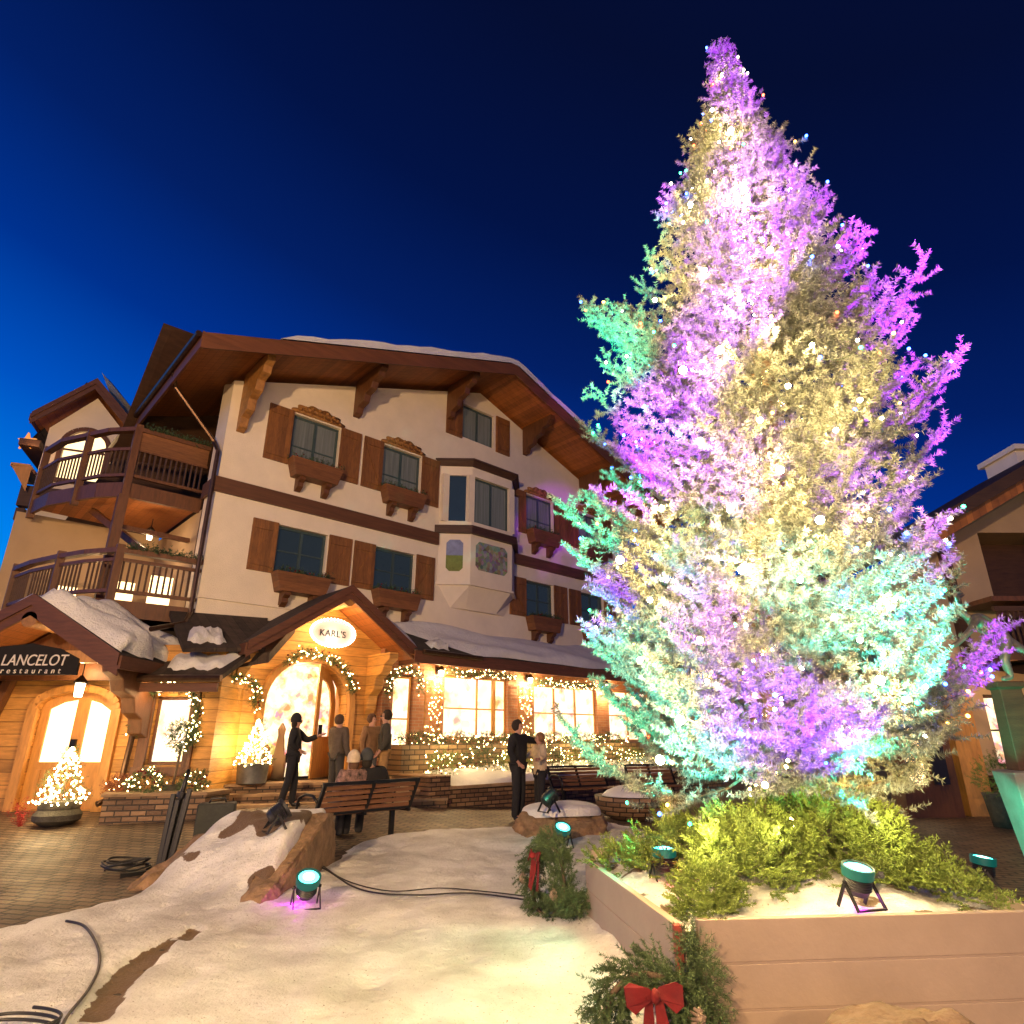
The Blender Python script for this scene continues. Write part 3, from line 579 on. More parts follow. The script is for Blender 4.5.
# ------------------------------------------------------------------ entry gable, shop roof and terrace (parts of the hotel)
def gable(parent, ax, az, sl, hl, hr, y0, y1, th=.16, soff=SOFFIT, snow=0, fas=.30, ridge_snow=None, top=SHAKE, name='gable_roof'):
    r = MB(); f = MB(); s_ = MB(); sn = MB()
    for a, b in ((ax-hl, ax), (ax, ax+hr)):
        z = lambda t: az-sl*abs(t-ax)
        q = lambda m, lo, hi, ya, yb, a=a, b=b: m.add([(a, ya, z(a)+hi), (b, ya, z(b)+hi), (b, yb, z(b)+hi), (a, yb, z(a)+hi), (a, ya, z(a)+lo), (b, ya, z(b)+lo), (b, yb, z(b)+lo), (a, yb, z(a)+lo)], [(0,1,2,3),(4,7,6,5),(0,4,5,1),(1,5,6,2),(2,6,7,3),(3,7,4,0)])
        q(r, -.08, 0, y0, y1); q(s_, -.13, -.083, y0+.06, y1); q(f, -fas, -.03, y0-.05, y0); q(f, -fas*.5, .02, y0-.09, y0-.052)
    f.box(ax-hl-.04, ax-hl, y0-.05, y1, az-sl*hl-.24, az-sl*hl-.02); f.box(ax+hr, ax+hr+.04, y0-.05, y1, az-sl*hr-.24, az-sl*hr-.02)
    o = r.build(name, top, parent); s_.build('soffit', soff, o); f.build('fascia', FASCIA, o)
    return o
eg = gable(H, 2.66, 4.72, .68, 2.15, 1.95, -1.85, .0)
# gable snow on the far slope
sg = MB()
def snowslab(name, quad, th, m, parent, n=14, seed=1, round_=.12):
    """quad: 4 corners a,b,c,d (a->b eave edge, d->c ridge edge); lumpy slab"""
    R = random.Random(seed); a, b, c, d = [Vector(q) for q in quad]; nn = (b-a).cross(d-a).normalized()
    if nn.z < 0: nn = -nn
    V = []; F = []; ph = [R.uniform(0, 6) for _ in range(6)]
    for j in range(n+1):
        for i in range(n+1):
            u = i/n; v = j/n; uu = u; p = a.lerp(b, uu).lerp(d.lerp(c, uu), v)
            e = min(u, 1-u, v, 1-v)*2; k = min(1, e/round_/2)**.5 if e > 0 else 0
            hgt = th*k*(.75+.25*math.sin(u*9+ph[0])*math.cos(v*5+ph[1])+.18*math.sin(u*21+ph[2]+v*7))
            w_ = .05*math.sin(u*13+ph[3])+.03*math.sin(u*29+ph[4])
            if j == 0: p = p+(d-a).normalized()*w_*1.5
            V.append(p+nn*(hgt+.012))
    for j in range(n):
        for i in range(n): q = j*(n+1)+i; F.append((q, q+1, q+n+2, q+n+1))
    return MB().add(V, F).build(name, m, parent, True)
snowslab('snow_cover', [(4.6, -1.9, 3.41), (4.6, -.1, 3.41), (2.70, -.1, 4.70), (2.70, -1.9, 4.70)], .15, SNOWC, eg)
MB().holed([(.55, 3.2), (4.5, 3.2), (2.66, 4.5)], [], (1, 0, 0), (0, 0, 1), (0, -.79, 0), (0, .3, 0)).build('gable_wall', SIDING, H, fix=False)
for x, s in ((.75, 1), (3.95, 1)):
    MB().prism([(0, 3.35), (-1.0, 3.35), (-1.0, 3.2), (-.8, 3.1), (-.72, 2.92), (-.45, 2.8), (-.4, 2.55), (-.2, 2.4), (-.15, 2.1), (0, 1.9)], (0, 1, 0), (0, 0, 1), ((.24, 0, 0), (x-.12, DG, 0))).build('carved_corbel', SIDING, H, bevel=.02)
MB().tube([(2.66, -1.85, 4.40), (2.66, -.8, 4.40)], .15, 12).build('ridge_log', CARVE, H)
# arched door surround, doors and interior
ar = MB()
ap = [(2.4+1.06*math.cos(math.pi*k/16), 2.15+1.03*math.sin(math.pi*k/16)) for k in range(17)]
for a, b in zip(ap[:-1], ap[1:]): ar.bar((a[0], DG-.06, a[1]), (b[0], DG-.06, b[1]), .14, .16, (0, 1, 0))
ar.box(3.39, 3.53, DG-.14, DG, .62, 2.15); ar.box(1.27, 1.41, DG-.14, DG, .62, 2.15); ar.build('door_arch', PINE, H)
back = MB(); back.box(1.0, 3.9, .55, .6, .6, 3.3); back.build('shop_interior', SHOP2, H)
MB().box(1.1, 1.15, -.4, .55, .6, 3.3).box(3.8, 3.85, -.4, .55, .6, 3.3).box(1.1, 3.85, -.4, .55, .55, .62).box(1.1, 3.85, -.4, .55, 3.2, 3.25).build('interior_wall', PINE, H)
dl = MB(); dpl = [(0, .64), (.92, .64), (.92, 2.3)]+[(.92*math.cos(a)*1.0, 2.15+.9*math.sin(a)) for a in (.35, .7, 1.05, 1.4)]+[(0, 3.05)]
dl.holed([(0, .64), (.95, .64), (.95, 2.2), (.82, 2.6), (.5, 2.92), (0, 3.06)], [[(.16, 1.5), (.72, 1.5), (.72, 2.2), (.6, 2.5), (.40, 2.68), (.16, 2.75)]], (.80, .6, 0), (0, 0, 1), (2.62, DG-.05, 0), (0, .07, 0))
dd = dl.build('door', PINE, H, fix=False); MB().box(2.70, 2.78, DG-.10, DG-.06, 1.5, 1.75).build('handle', METAL, dd)
# displays inside the entrance
for k, (x, z, hh, m) in enumerate(((1.55, .62, .75, REDTRIM), (1.95, .62, .55, PINE), (2.3, .62, .9, STUCCO2))):
    MB().lathe([(.16, 0), (.18, hh*.5), (.12, hh*.55), (.07, hh), (.09, hh*1.15), (.02, hh*1.3)], 10, (x, -.1+.1*k, z)).build('display_goods', m, H, True)
window(4.45, 5.07, .66, 2.92, SHOP, 0, [.55], .08-1.0, .06, H, PINE, 'glazed_door')
for a, b in ((6.05, 8.30),):
    window(a, b, 1.44, 3.02, SHOP, 0, [.48], -.9, .05, H, PINE, 'shop_window')
    m = MB(); m.box(7.22, 7.26, -.91, -.86, 1.5, 2.97); m.box(7.78, 7.90, -.92, -.85, 1.5, 2.97); m.build('mullion', PINE, H)
window(9.34, 12.2, 1.36, 2.95, SHOP, 2, [.5], -.9, .05, H, PINE, 'shop_window')
window(12.8, 15.0, 1.36, 2.95, SHOP, 1, [.5], -.9, .05, H, PINE, 'shop_window')
# pent roof over the shop windows
pr = MB(); pr.add([(4.4, -2.1, 3.42), (15.9, -2.1, 3.42), (15.9, 0, 4.28), (4.4, 0, 4.28), (4.4, -2.1, 3.32), (15.9, -2.1, 3.32), (15.9, 0, 4.18), (4.4, 0, 4.18)], [(0,1,2,3),(4,7,6,5),(0,4,5,1),(1,5,6,2),(2,6,7,3),(3,7,4,0)])
po = pr.build('shop_roof', SHAKE, H); MB().box(4.3, 15.9, -2.14, -2.10, 3.12, 3.40).build('fascia', FASCIA, po); MB().add([(4.3, -2.1, 3.28), (15.9, -2.1, 3.28), (15.9, -1.0, 3.62), (4.3, -1.0, 3.62)], [(0,1,2,3)]).build('soffit', PINE, po)
MB().tube([(4.5, -2.2, 3.38), (6.3, -2.2, 3.36)], .06, 8).build('gutter', COPPER, po)
snowslab('snow_cover', [(6.1, -2.12, 3.42), (15.8, -2.12, 3.42), (15.8, -.02, 4.28), (4.6, -.02, 4.28)], .26, SNOWC, po, 30, 5, .08)
snowslab('snow_cover', [(4.9, -1.9, 3.52), (5.5, -1.85, 3.52), (5.6, -1.5, 3.7), (5.0, -1.5, 3.7)], .14, SNOWC, po, 8, 9)
# left part of the porch roof: over the window beside the wing
po2 = MB().add([(-.6, -1.75, 3.05), (.95, -1.7, 3.2), (1.6, -.0, 4.1), (-.5, 0, 4.0), (-.6, -1.75, 2.97), (.95, -1.7, 3.12), (1.6, 0, 4.0), (-.5, 0, 3.9)], [(0,1,2,3),(4,7,6,5),(0,4,5,1),(1,5,6,2),(2,6,7,3),(3,7,4,0)]).build('porch_roof', SHAKE, H)
snowslab('snow_cover', [(-.5, -1.55, 3.17), (.25, -1.5, 3.22), (.3, -.9, 3.52), (-.3, -.9, 3.5)], .16, SNOWC, po2, 12, 4)
# sconces
def sconce(t, z, d, power=60, name='wall_lamp'):
    b = MB(); b.box(t-.05, t+.05, d+.12, d+.16, z+.02, z+.22); b.lathe([(.02, .24), (.10, .14), (.10, .12)], 8, (t, d, z)); o = b.build(name, METAL, H)
    MB().lathe([(.05, -.02), (.075, .10), (.05, .13)], 8, (t, d, z)).build('lamp_glass', emis('sconce_glass', (1, .75, .42), 14), o, True)
    lamp('wall_lamp_light', (t, d-.05, z-.10), power*1.5, WARMW, .06, H); return o
for t in (5.78, 9.0, 12.5): sconce(t, 2.98, -1.2, 85)
lamp('porch_ceiling_light', (2.5, -1.35, 3.85), 75, WARMW, .08, H)
lamp('porch_interior_light', (2.3, -.2, 2.9), 90, WARMW, .12, H)
lamp('porch_ceiling_light', (.9, -1.3, 3.0), 60, WARMW, .08, H)

# terrace, steps, retaining walls
def Wl(x, y): return W2L(x, y)
T0 = (-5.95, 13.1); T1 = (-1.6, 14.9)
du = Vector((T1[0]-T0[0], T1[1]-T0[1], 0)).normalized(); dn = Vector((du.y, -du.x, 0))
ST = empty('terrace_steps', (0, 0, 0), 0, 'wide stone entrance steps with three treads leading up to the porch', 'steps')
TREAD = mat('flagstone', (.30, .20, .11), .8, .35, 3, .6, 15)
for k, (z, off) in enumerate(((.62, 0), (.46, .36), (.30, .72))):
    a = Vector((*T0, 0))+dn*off-du*.2; b = Vector((*T1, 0))+dn*off
    c = b-dn*(3.2 if k == 0 else .5); d = a-dn*(3.0 if k == 0 else .5)
    s = MB(); top = [a, b, c, d]; s.add([(p.x, p.y, z-.05) for p in top]+[(p.x, p.y, z) for p in top], [(4,5,6,7),(0,1,5,4),(1,2,6,5),(2,3,7,6),(3,0,4,7)]); s.build('tread', TREAD, ST)
    a2, b2, c2, d2 = a-dn*.05, b-dn*.05, c, d; s = MB(); top = [a2, b2, c2, d2]; s.add([(p.x, p.y, -.1) for p in top]+[(p.x, p.y, z-.052) for p in top], [(4,5,6,7),(0,1,5,4),(1,2,6,5),(2,3,7,6),(3,0,4,7)]); s.build('riser', STONE, ST)
# bed wall in front of the shop windows
RW = empty('stone_retaining_wall', (OX, OY, 0), ANG, 'long low stone bed wall under the shop windows with snow on top', 'wall')
MB().add([(4.75, -3.0, -.1), (14.5, -3.9, -.1), (14.5, -3.6, -.1), (4.85, -2.7, -.1), (4.75, -3.0, .44), (14.5, -3.9, .52), (14.5, -3.6, .52), (4.85, -2.7, .44)], [(0,1,5,4),(1,2,6,5),(2,3,7,6),(3,0,4,7),(4,5,6,7)]).build('wall', STONE, RW)
MB().add([(4.72, -3.05, .44), (14.5, -3.95, .52), (14.5, -3.5, .52), (4.85, -2.6, .44), (4.72, -3.05, .50), (14.5, -3.95, .58), (14.5, -3.5, .58), (4.85, -2.6, .50)], [(0,1,5,4),(1,2,6,5),(2,3,7,6),(3,0,4,7),(4,5,6,7)]).build('coping', TREAD, RW)
MB().box(4.2, 4.75, -3.05, -1.6, -.1, .72).build('end_pier', STONE, RW)
snowslab('snow_cover', [(4.9, -2.95, .48), (14.4, -3.85, .56), (14.4, -1.7, .75), (4.9, -1.8, .7)], .16, SNOWC, RW, 26, 3, .06)
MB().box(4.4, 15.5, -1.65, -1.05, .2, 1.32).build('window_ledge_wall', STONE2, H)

# ------------------------------------------------------------------ restaurant wing
RWG = empty('restaurant_wing', (0, 0, 0), 0, 'low log sided restaurant wing with snowy gable porch and arched glass door', 'building')
GZ = .25; YW = 12.5
w = MB(); door = [(-9.02, GZ), (-7.55, GZ), (-7.55, 2.0)]+[(-8.285+.735*math.cos(a), 2.0+.30*math.sin(a)) for a in [math.pi*k/10 for k in range(1, 10)]]+[(-9.02, 2.0)]
win = [(-6.80, 1.0), (-6.10, 1.0), (-6.10, 2.22), (-6.80, 2.22)]
w.holed([(-14, -.1), (-5.6, -.1), (-5.6, 3.2), (-14, 3.2)], [door, win], (1, 0, 0), (0, 0, 1), (0, YW, 0), (0, .25, 0)); w.add([(-5.596, YW-.003, -.1), (-5.596, 14.2, -.1), (-5.596, 14.2, 3.2), (-5.596, YW-.003, 3.2)], [(0,1,2,3)]); w.build('wall', SIDING, RWG, fix=False)
MB().holed([(-10.4, 2.5), (-6.5, 2.5), (-8.45, 3.65)], [], (1, 0, 0), (0, 0, 1), (0, YW-.3, 0), (0, .2, 0)).build('gable_wall', PINED, RWG, fix=False)
rg = gable(RWG, -8.44, 3.86, .60, 2.3, 1.72, 11.0, 13.3, fas=.36)
snowslab('snow_cover', [(-6.75, 11.0, 2.86), (-6.75, 13.2, 2.86), (-8.44, 13.2, 3.86), (-8.44, 11.0, 3.86)], .36, SNOWC, rg, 24, 2, .10)
snowslab('snow_cover', [(-10.7, 11.0, 2.52), (-10.7, 13.2, 2.52), (-8.44, 13.2, 3.86), (-8.44, 11.0, 3.86)], .24, SNOWC, rg, 20, 8, .10)
MB().tube([(-8.44, 10.95, 3.43), (-8.44, 12.3, 3.43)], .14, 12).build('ridge_log', CARVE, RWG)
MB().bar((-9.9, 11.1, 2.80), (-6.95, 11.1, 2.80), .16, .2).build('tie_beam', PINE, RWG)
for x in (-6.95, -9.95):
    MB().prism([(0, 2.75), (-1.4, 2.75), (-1.4, 2.55), (-1.15, 2.45), (-1.05, 2.25), (-.7, 2.15), (-.6, 1.9), (-.35, 1.8), (-.28, 1.55), (0, 1.45)], (0, 1, 0), (0, 0, 1), ((.26, 0, 0), (x-.13, YW, 0))).build('carved_corbel', PINED, RWG, bevel=.02)
MB().bar((-10.2, 12.40, .2), (-9.55, 12.40, 2.75), .16).build('timber_post', PINED, RWG)
# arched door
def archpoly(x0, x1, z0, zs, rise, n=10, ins=0): 
    c = (x0+x1)/2; h = (x1-x0)/2-ins
    return [(c-h, z0+ins), (c+h, z0+ins)]+[(c+h*math.cos(a), zs+(rise-ins*.5)*math.sin(a)) for a in [math.pi*k/n for k in range(0, n+1)]]
dfr = MB(); dfr.holed(archpoly(-9.02, -7.55, GZ, 2.0, .30), [[(-8.86, 1.05), (-8.35, 1.05), (-8.35, 2.17), (-8.62, 2.12), (-8.86, 2.0)], [(-8.12, 1.05), (-7.68, 1.05), (-7.68, 1.96), (-7.9, 2.10), (-8.12, 2.16)]], (1, 0, 0), (0, 0, 1), (0, YW+.10, 0), (0, .06, 0))
dr = dfr.build('door', PINE, RWG, fix=False); MB().box(-8.9, -7.65, YW+.14, YW+.15, 1.0, 2.25).build('pane', LIT, dr); MB().box(-8.30, -8.20, YW+.04, YW+.09, 1.15, 1.45).build('handle', METAL, dr)
dt = MB()
for x in (-9.08, -7.49): dt.box(x-.09, x+.09, YW-.08, YW, GZ-.2, 2.0)
ap = [(-8.285+.80*math.cos(math.pi*k/12), 2.0+.38*math.sin(math.pi*k/12)) for k in range(13)]
for a, b in zip(ap[:-1], ap[1:]): dt.bar((a[0], YW-.04, a[1]), (b[0], YW-.04, b[1]), .13, .09, (0, 1, 0))
dt.build('door_surround', PINE, RWG)
for k in range(7): pass
pl = MB()
for k in range(6): pl.box(-8.85+.11*k, -8.85+.11*k+.09, YW+.08, YW+.10, GZ+.08, .92)
pl.build('door_panel', PINE, dr)
window(-6.80, -6.10, 1.0, 2.22, SHOP, 0, None, YW+.08, .06, RWG, PINED)
MB().box(-6.98, -6.80, YW-.06, YW+.01, .95, 2.3).box(-6.10, -5.95, YW-.06, YW+.01, .95, 2.3).box(-7.0, -5.93, YW-.10, YW+.01, .82, .97).build('window_casing', PINED, RWG)
lr = MB(); lr.add([(-7.1, 11.85, 2.55), (-5.35, 11.85, 2.55), (-5.2, 13.6, 3.45), (-7.1, 13.6, 3.45), (-7.1, 11.85, 2.45), (-5.35, 11.85, 2.45), (-5.2, 13.6, 3.35), (-7.1, 13.6, 3.35)], [(0,1,2,3),(4,7,6,5),(0,4,5,1),(1,5,6,2),(2,6,7,3),(3,7,4,0)])
lro = lr.build('lean_to_roof', SHAKE, RWG); MB().box(-7.0, -5.4, 11.88, 11.95, 2.27, 2.43).build('fascia', FASCIA, lro); MB().tube([(-7.05, 11.78, 2.50), (-5.3, 11.78, 2.50)], .065, 8).build('gutter', COPPER, lro)
MB().tube([(-6.98, 11.8, 2.46), (-6.95, 11.9, 2.25), (-7.0, 12.3, 2.1), (-7.05, 12.38, 1.7), (-7.12, 12.38, .5), (-7.3, 12.1, .38)], .05, 8).build('downspout', COPPER, RWG)
MB().add([(-8.6, 12.9, 3.0), (-4.9, 12.9, 3.1), (-4.9, 14.4, 4.0), (-8.6, 14.4, 4.0), (-8.6, 12.9, 2.3), (-4.9, 12.9, 2.9), (-4.9, 14.4, 3.8), (-8.6, 14.4, 3.8)], [(0,1,2,3),(4,7,6,5),(0,4,5,1),(1,5,6,2),(2,6,7,3),(3,7,4,0)]).build('rear_roof', SHAKE, RWG)
snowslab('snow_cover', [(-6.5, 12.1, 2.68), (-5.5, 12.1, 2.68), (-5.3, 13.2, 3.25), (-6.9, 13.2, 3.25)], .16, SNOWC, lro, 14, 6)
lamp('wing_soffit_light', (-8.0, 11.9, 2.62), 30, WARMW, .06)
lamp('wing_window_light', (-6.5, 12.0, 2.3), 26, WARMW, .06)

def font(txt, size, loc, rot, m, parent, ex=.008, shear=0, spacing=1, sx=1, name='lettering'):
    c = bpy.data.curves.new(name, 'FONT'); c.body = txt; c.size = size; c.extrude = ex; c.align_x = 'CENTER'; c.align_y = 'CENTER'; c.shear = shear; c.space_character = spacing; c.materials.append(m)
    t = bpy.data.objects.new('t', c); COL.objects.link(t); bpy.context.view_layer.update()
    me = bpy.data.meshes.new_from_object(t.evaluated_get(bpy.context.evaluated_depsgraph_get())); bpy.data.objects.remove(t)
    me.materials.clear(); me.materials.append(m)
    o = bpy.data.objects.new(name, me); COL.objects.link(o); o.location = loc; o.rotation_euler = rot; o.scale = (sx, 1, 1); o.parent = parent; return o
SGN = empty('restaurant_sign', (-8.30, 11.0, 2.66), 0, 'black board sign lettered LANCELOT restaurant hanging in the left gable', 'sign')
MB().prism([(-1.2, -.17), (.86, -.17), (.86, .10), (.5, .27), (0, .36), (-.6, .30), (-1.2, .12)], (1, 0, 0), (0, 0, 1), ((0, .05, 0), (0, 0, 0))).build('board', mat('matte_black_board', (.010, .008, .007), .95, .2, 10, .1), SGN)
LET = mat('sign_lettering', (.75, .68, .58), .6, .1, 5, 0)
font('LANCELOT', .265, (.10, -.012, .065), (math.pi/2, 0, 0), LET, SGN, .006, .16, 1.0, .84)
font('restaurant', .135, (.08, -.012, -.105), (math.pi/2, 0, 0), LET, SGN, .006, .1, 1.85, .95)
OS = empty('oval_shop_sign', tuple(L2W(2.45, -1.6, 3.66)), ANG, 'oval white shop sign edged with lit bulbs hanging in the entry gable', 'sign')
ov = [(.50*math.cos(2*math.pi*k/28), .27*math.sin(2*math.pi*k/28)) for k in range(28)]
MB().prism(ov, (1, 0, 0), (0, 0, 1), ((0, .05, 0), (0, 0, 0))).build('board', mat('sign_white', (.75, .62, .52), .6, .05, 3, 0), OS)
bulbs('bulb_rim', [(.53*math.cos(2*math.pi*k/40), -.03, .30*math.sin(2*math.pi*k/40)) for k in range(40)], .032, emis('rim_bulb', (1, .82, .6), 9), OS)
font("KARL'S", .20, (0, -.01, -.02), (math.pi/2, 0, 0), BLACK, OS, .006, 0, 1.05, 1.0)
lamp('sign_glow', tuple(L2W(2.45, -1.75, 3.6)), 10, (1, .85, .65), .2)

def lantern(name, loc, label, power, s=1):
    o = empty(name, loc, 0, label, 'lantern', 'lanterns of the hotel')
    MB().lathe([(.02*s, .22*s), (.11*s, .12*s), (.09*s, .10*s)], 6).build('cap', METAL, o); MB().lathe([(.06*s, -.1*s), (.075*s, .10*s)], 6).build('lamp_glass', emis('lantern_glass', (1, .82, .58), 12), o)
    MB().tube([(0, 0, .2*s), (0, 0, .42*s)], .01, 5).build('hook', METAL, o)
    lamp('lantern_light', (loc[0], loc[1]-.1, loc[2]-.2), power, WARMW, .08); return o
lantern('hanging_lantern', (-7.72, 11.6, 2.28), 'square glass lantern hanging beside the restaurant sign', 38, 1.15)
lp = L2W(-.75, 1.9, 6.05); lantern('pendant_lantern', tuple(lp), 'orange pendant lantern under the upper wooden balcony', 26, 1.0)
lamp('lower_balcony_light', tuple(L2W(-1.6, 2.2, 4.75)), 22, (1, .6, .25), .1)

# ------------------------------------------------------------------ stair tower to the left
TA = math.radians(22); TW = empty('stair_tower', (-12.75, 17, 0), TA, 'cream plaster stair tower with steep gabled roof and glowing arched window', 'building')
w = MB(); aw = archpoly(-.55, .55, 8.55, 9.6, .55, 12)
w.holed([(-1.0, 0), (1.25, 0), (1.25, 9.9), (0, 11.3), (-1.0, 10.1)], [aw], (1, 0, 0), (0, 0, 1), (0, 0, 0), (0, .2, 0)); w.add([(-1.004, -.003, 0), (-1.004, 3, 0), (-1.004, 3, 9.9), (-1.004, -.003, 9.9)], [(0,1,2,3)]); w.add([(1.254, -.003, 0), (1.254, 3, 0), (1.254, 3, 9.9), (1.254, -.003, 9.9)], [(0,1,2,3)])
w.build('wall', STUCCO, TW, fix=False)
wf = MB(); ap = archpoly(-.6, .6, 8.5, 9.6, .6, 14)
for a, b in zip(ap, ap[1:]+ap[:1]): wf.bar((a[0], -.03, a[1]), (b[0], -.03, b[1]), .13, .1, (0, 1, 0))
wo_ = wf.build('window', PINED, TW); MB().box(-.6, .6, .12, .14, 8.5, 10.3).build('pane', emis('tower_pane', (1, .74, .38), 2.2, True), wo_); MB().box(-.03, .03, .08, .11, 8.5, 10.2).box(-.55, .55, .08, .11, 9.5, 9.56).build('glazing_bar', PINED, wo_)
gt = gable(TW, 0, 11.7, 1.05, 1.35, 1.5, -.45, 3.3, fas=.34)
snowslab('snow_cover', [(1.5, -.7, 10.4), (1.5, 2.2, 10.4), (.1, 2.2, 11.85), (.1, -.7, 11.85)], .10, SNOWC, gt, 10, 2)
MB().box(-1.2, 1.4, -.28, -.0, 7.55, 8.15).build('timber_band', WOODD, TW)
cr = MB()
for k in range(7): cr.box(-1.2, -1.0, -.2+.45*k, .05+.45*k, 7.15, 7.5)
cr.build('eave_corbels', WOODD, TW)
MB().box(-1.5, -1.0, -.4, 3.2, 9.3, 9.5).build('eave_beam', WOODD, TW)
# side roof behind the tower
MB().add([(-1.6, .4, 9.6), (-1.6, 4, 9.6), (-.5, 4, 12.0), (-.5, .4, 12.0)], [(0,1,2,3)]).add([(-1.6, .4, 9.5), (-1.6, 4, 9.5), (-.5, 4, 11.9), (-.5, .4, 11.9)], [(0,1,2,3)]).build('side_roof', SHAKE, TW)
MB().box(-1.5, -1.05, -.5, 1.0, 8.6, 8.7).add([(-1.5, -.5, 8.65), (-1.0, -.5, 8.65), (-1.0, -.5, 7.9)], [(0,1,2)]).build('bracket', PINE, TW)
MB().box(-1.5, 1.35, -.35, 0, 4.9, 5.25).add([(-1.7, -.1, 4.6), (-1.7, 3, 4.6), (-1.0, 3, 5.2), (-1.0, -.1, 5.2)], [(0,1,2,3)]).build('lower_band', WOODD, TW)
MB().tube([(.15, -.05, 5.2), (.25, -.06, 6.75), (.55, -.1, 6.9), (1.2, -.1, 6.6)], .04, 6).build('downspout', COPPER, TW)
sp_ = MB(); st = [((.28 if k % 2 == 0 else .12)*math.sin(math.pi*k/5), (.28 if k % 2 == 0 else .12)*math.cos(math.pi*k/5)) for k in range(10)]
sp_.prism(st, (1, 0, 0), (0, 0, 1), ((0, .06, 0), (0, 0, 0))); so = sp_.build('star_lantern', emis('star_glow', (1, .38, .08), .8)); so.location = tuple(atY(26, 441, 16.3)); tag(so, 'glowing orange star hung under the tower eave', 'star lantern')
lamp('star_light', tuple(atY(30, 445, 16.0)), 10, (1, .5, .2), .1)

# ------------------------------------------------------------------ right hand building
RB = empty('corner_lodge', (0, 0, 0), 0, 'dim brown lodge at the right edge with sloping eave, balcony and lit shop', 'building')
YB = 14.0
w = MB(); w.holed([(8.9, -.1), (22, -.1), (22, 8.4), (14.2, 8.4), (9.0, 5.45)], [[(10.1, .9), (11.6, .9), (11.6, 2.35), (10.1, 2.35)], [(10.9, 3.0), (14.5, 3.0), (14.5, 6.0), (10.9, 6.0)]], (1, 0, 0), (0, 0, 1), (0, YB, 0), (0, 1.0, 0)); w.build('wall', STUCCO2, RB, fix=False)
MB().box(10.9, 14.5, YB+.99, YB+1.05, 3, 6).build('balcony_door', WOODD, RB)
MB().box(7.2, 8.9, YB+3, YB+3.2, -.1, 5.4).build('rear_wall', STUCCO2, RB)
MB().bar((8.0, YB+2.5, 5.4), (10.5, YB+2.5, 6.6), .8, .15).build('rear_eave', WOODD, RB)
rr = MB(); a = Vector((8.35, YB-1.3, 5.25)); b = Vector((14.2, YB-1.3, 8.45))
rr.add([a, b, b+Vector((0, 5, 0)), a+Vector((0, 5, 0)), a+Vector((0, 0, .28)), b+Vector((0, 0, .28)), b+Vector((0, 5, .28)), a+Vector((0, 5, .28))], [(0,1,2,3),(4,7,6,5),(0,4,5,1),(1,5,6,2),(2,6,7,3),(3,7,4,0)])
ro = rr.build('roof', WOODD, RB)
for k in range(3):
    y = YB-1.0+.45*k; MB().bar((8.75, y, 5.34), (14.2, y, 8.32), .14, .24).build('rafter', SOFFIT, ro)
MB().box(14.3, 15.6, YB+2.2, YB+3.4, 7.6, 9.15).box(14.2, 15.7, YB+2.05, YB+3.55, 9.15, 9.3).build('chimney', STUCCO, ro)
MB().box(9.85, 10.02, YB-.18, YB, 2.9, 5.9).build('timber_post', WOODD, RB)
MB().box(12.3, 12.55, YB-.18, YB, 3, 7.2).build('timber_post', WOODD, RB)
bb = MB(); bb.box(10.0, 14.5, YB-1.1, YB, 2.95, 3.15); bo = bb.build('balcony', WOODD, RB)
q = MB(); q.box(10.0, 14.5, YB-1.1, YB-1.0, 3.95, 4.05)
for k in range(40): q.box(10.05+.11*k, 10.08+.11*k, YB-1.07, YB-1.03, 3.15, 3.95)
q.build('railing', WOODD, bo); MB().box(9.95, 11.5, YB-1.15, YB-.05, 4.15, 4.25).build('shelf_beam', PINED, RB)
MB().add([(10.2, YB-2.2, 2.45), (15, YB-2.2, 4.1), (15, YB, 4.5), (10.2, YB, 2.9)], [(0,1,2,3)]).build('canopy_roof', WOODD, RB)
for x0, x1, z0, z1 in ((9.15, 9.65, .7, 2.5),): MB().box(x0, x1, YB-.22, YB-.005, -.05, 2.9).build('orange_pillar', PINE, RB)
window(10.1, 11.6, .9, 2.35, SHOP2, 1, [.5], YB+.1, .07, RB, WOODD, 'shop_window')
MB().box(9.7, 12.2, YB-.35, YB, -.05, .75).build('stone_base', STONE, RB)
MB().box(7.8, 8.9, YB-.4, YB+.1, -.05, 2.5).build('shop_front_panel', PINED, RB); MB().box(7.95, 8.25, YB-.45, YB-.39, .6, 2.2).build('lit_window', LIT, RB)
MB().box(8.42, 8.72, YB-.45, YB-.41, .6, 2.2).build('dark_door', BLACK, RB)
lamp('lodge_shop_light', (10.2, YB-1.2, 2.5), 45, WARM, .1)
lamp('lodge_shop_light', (12.0, YB-3.2, 2.6), 45, WARM, .15)

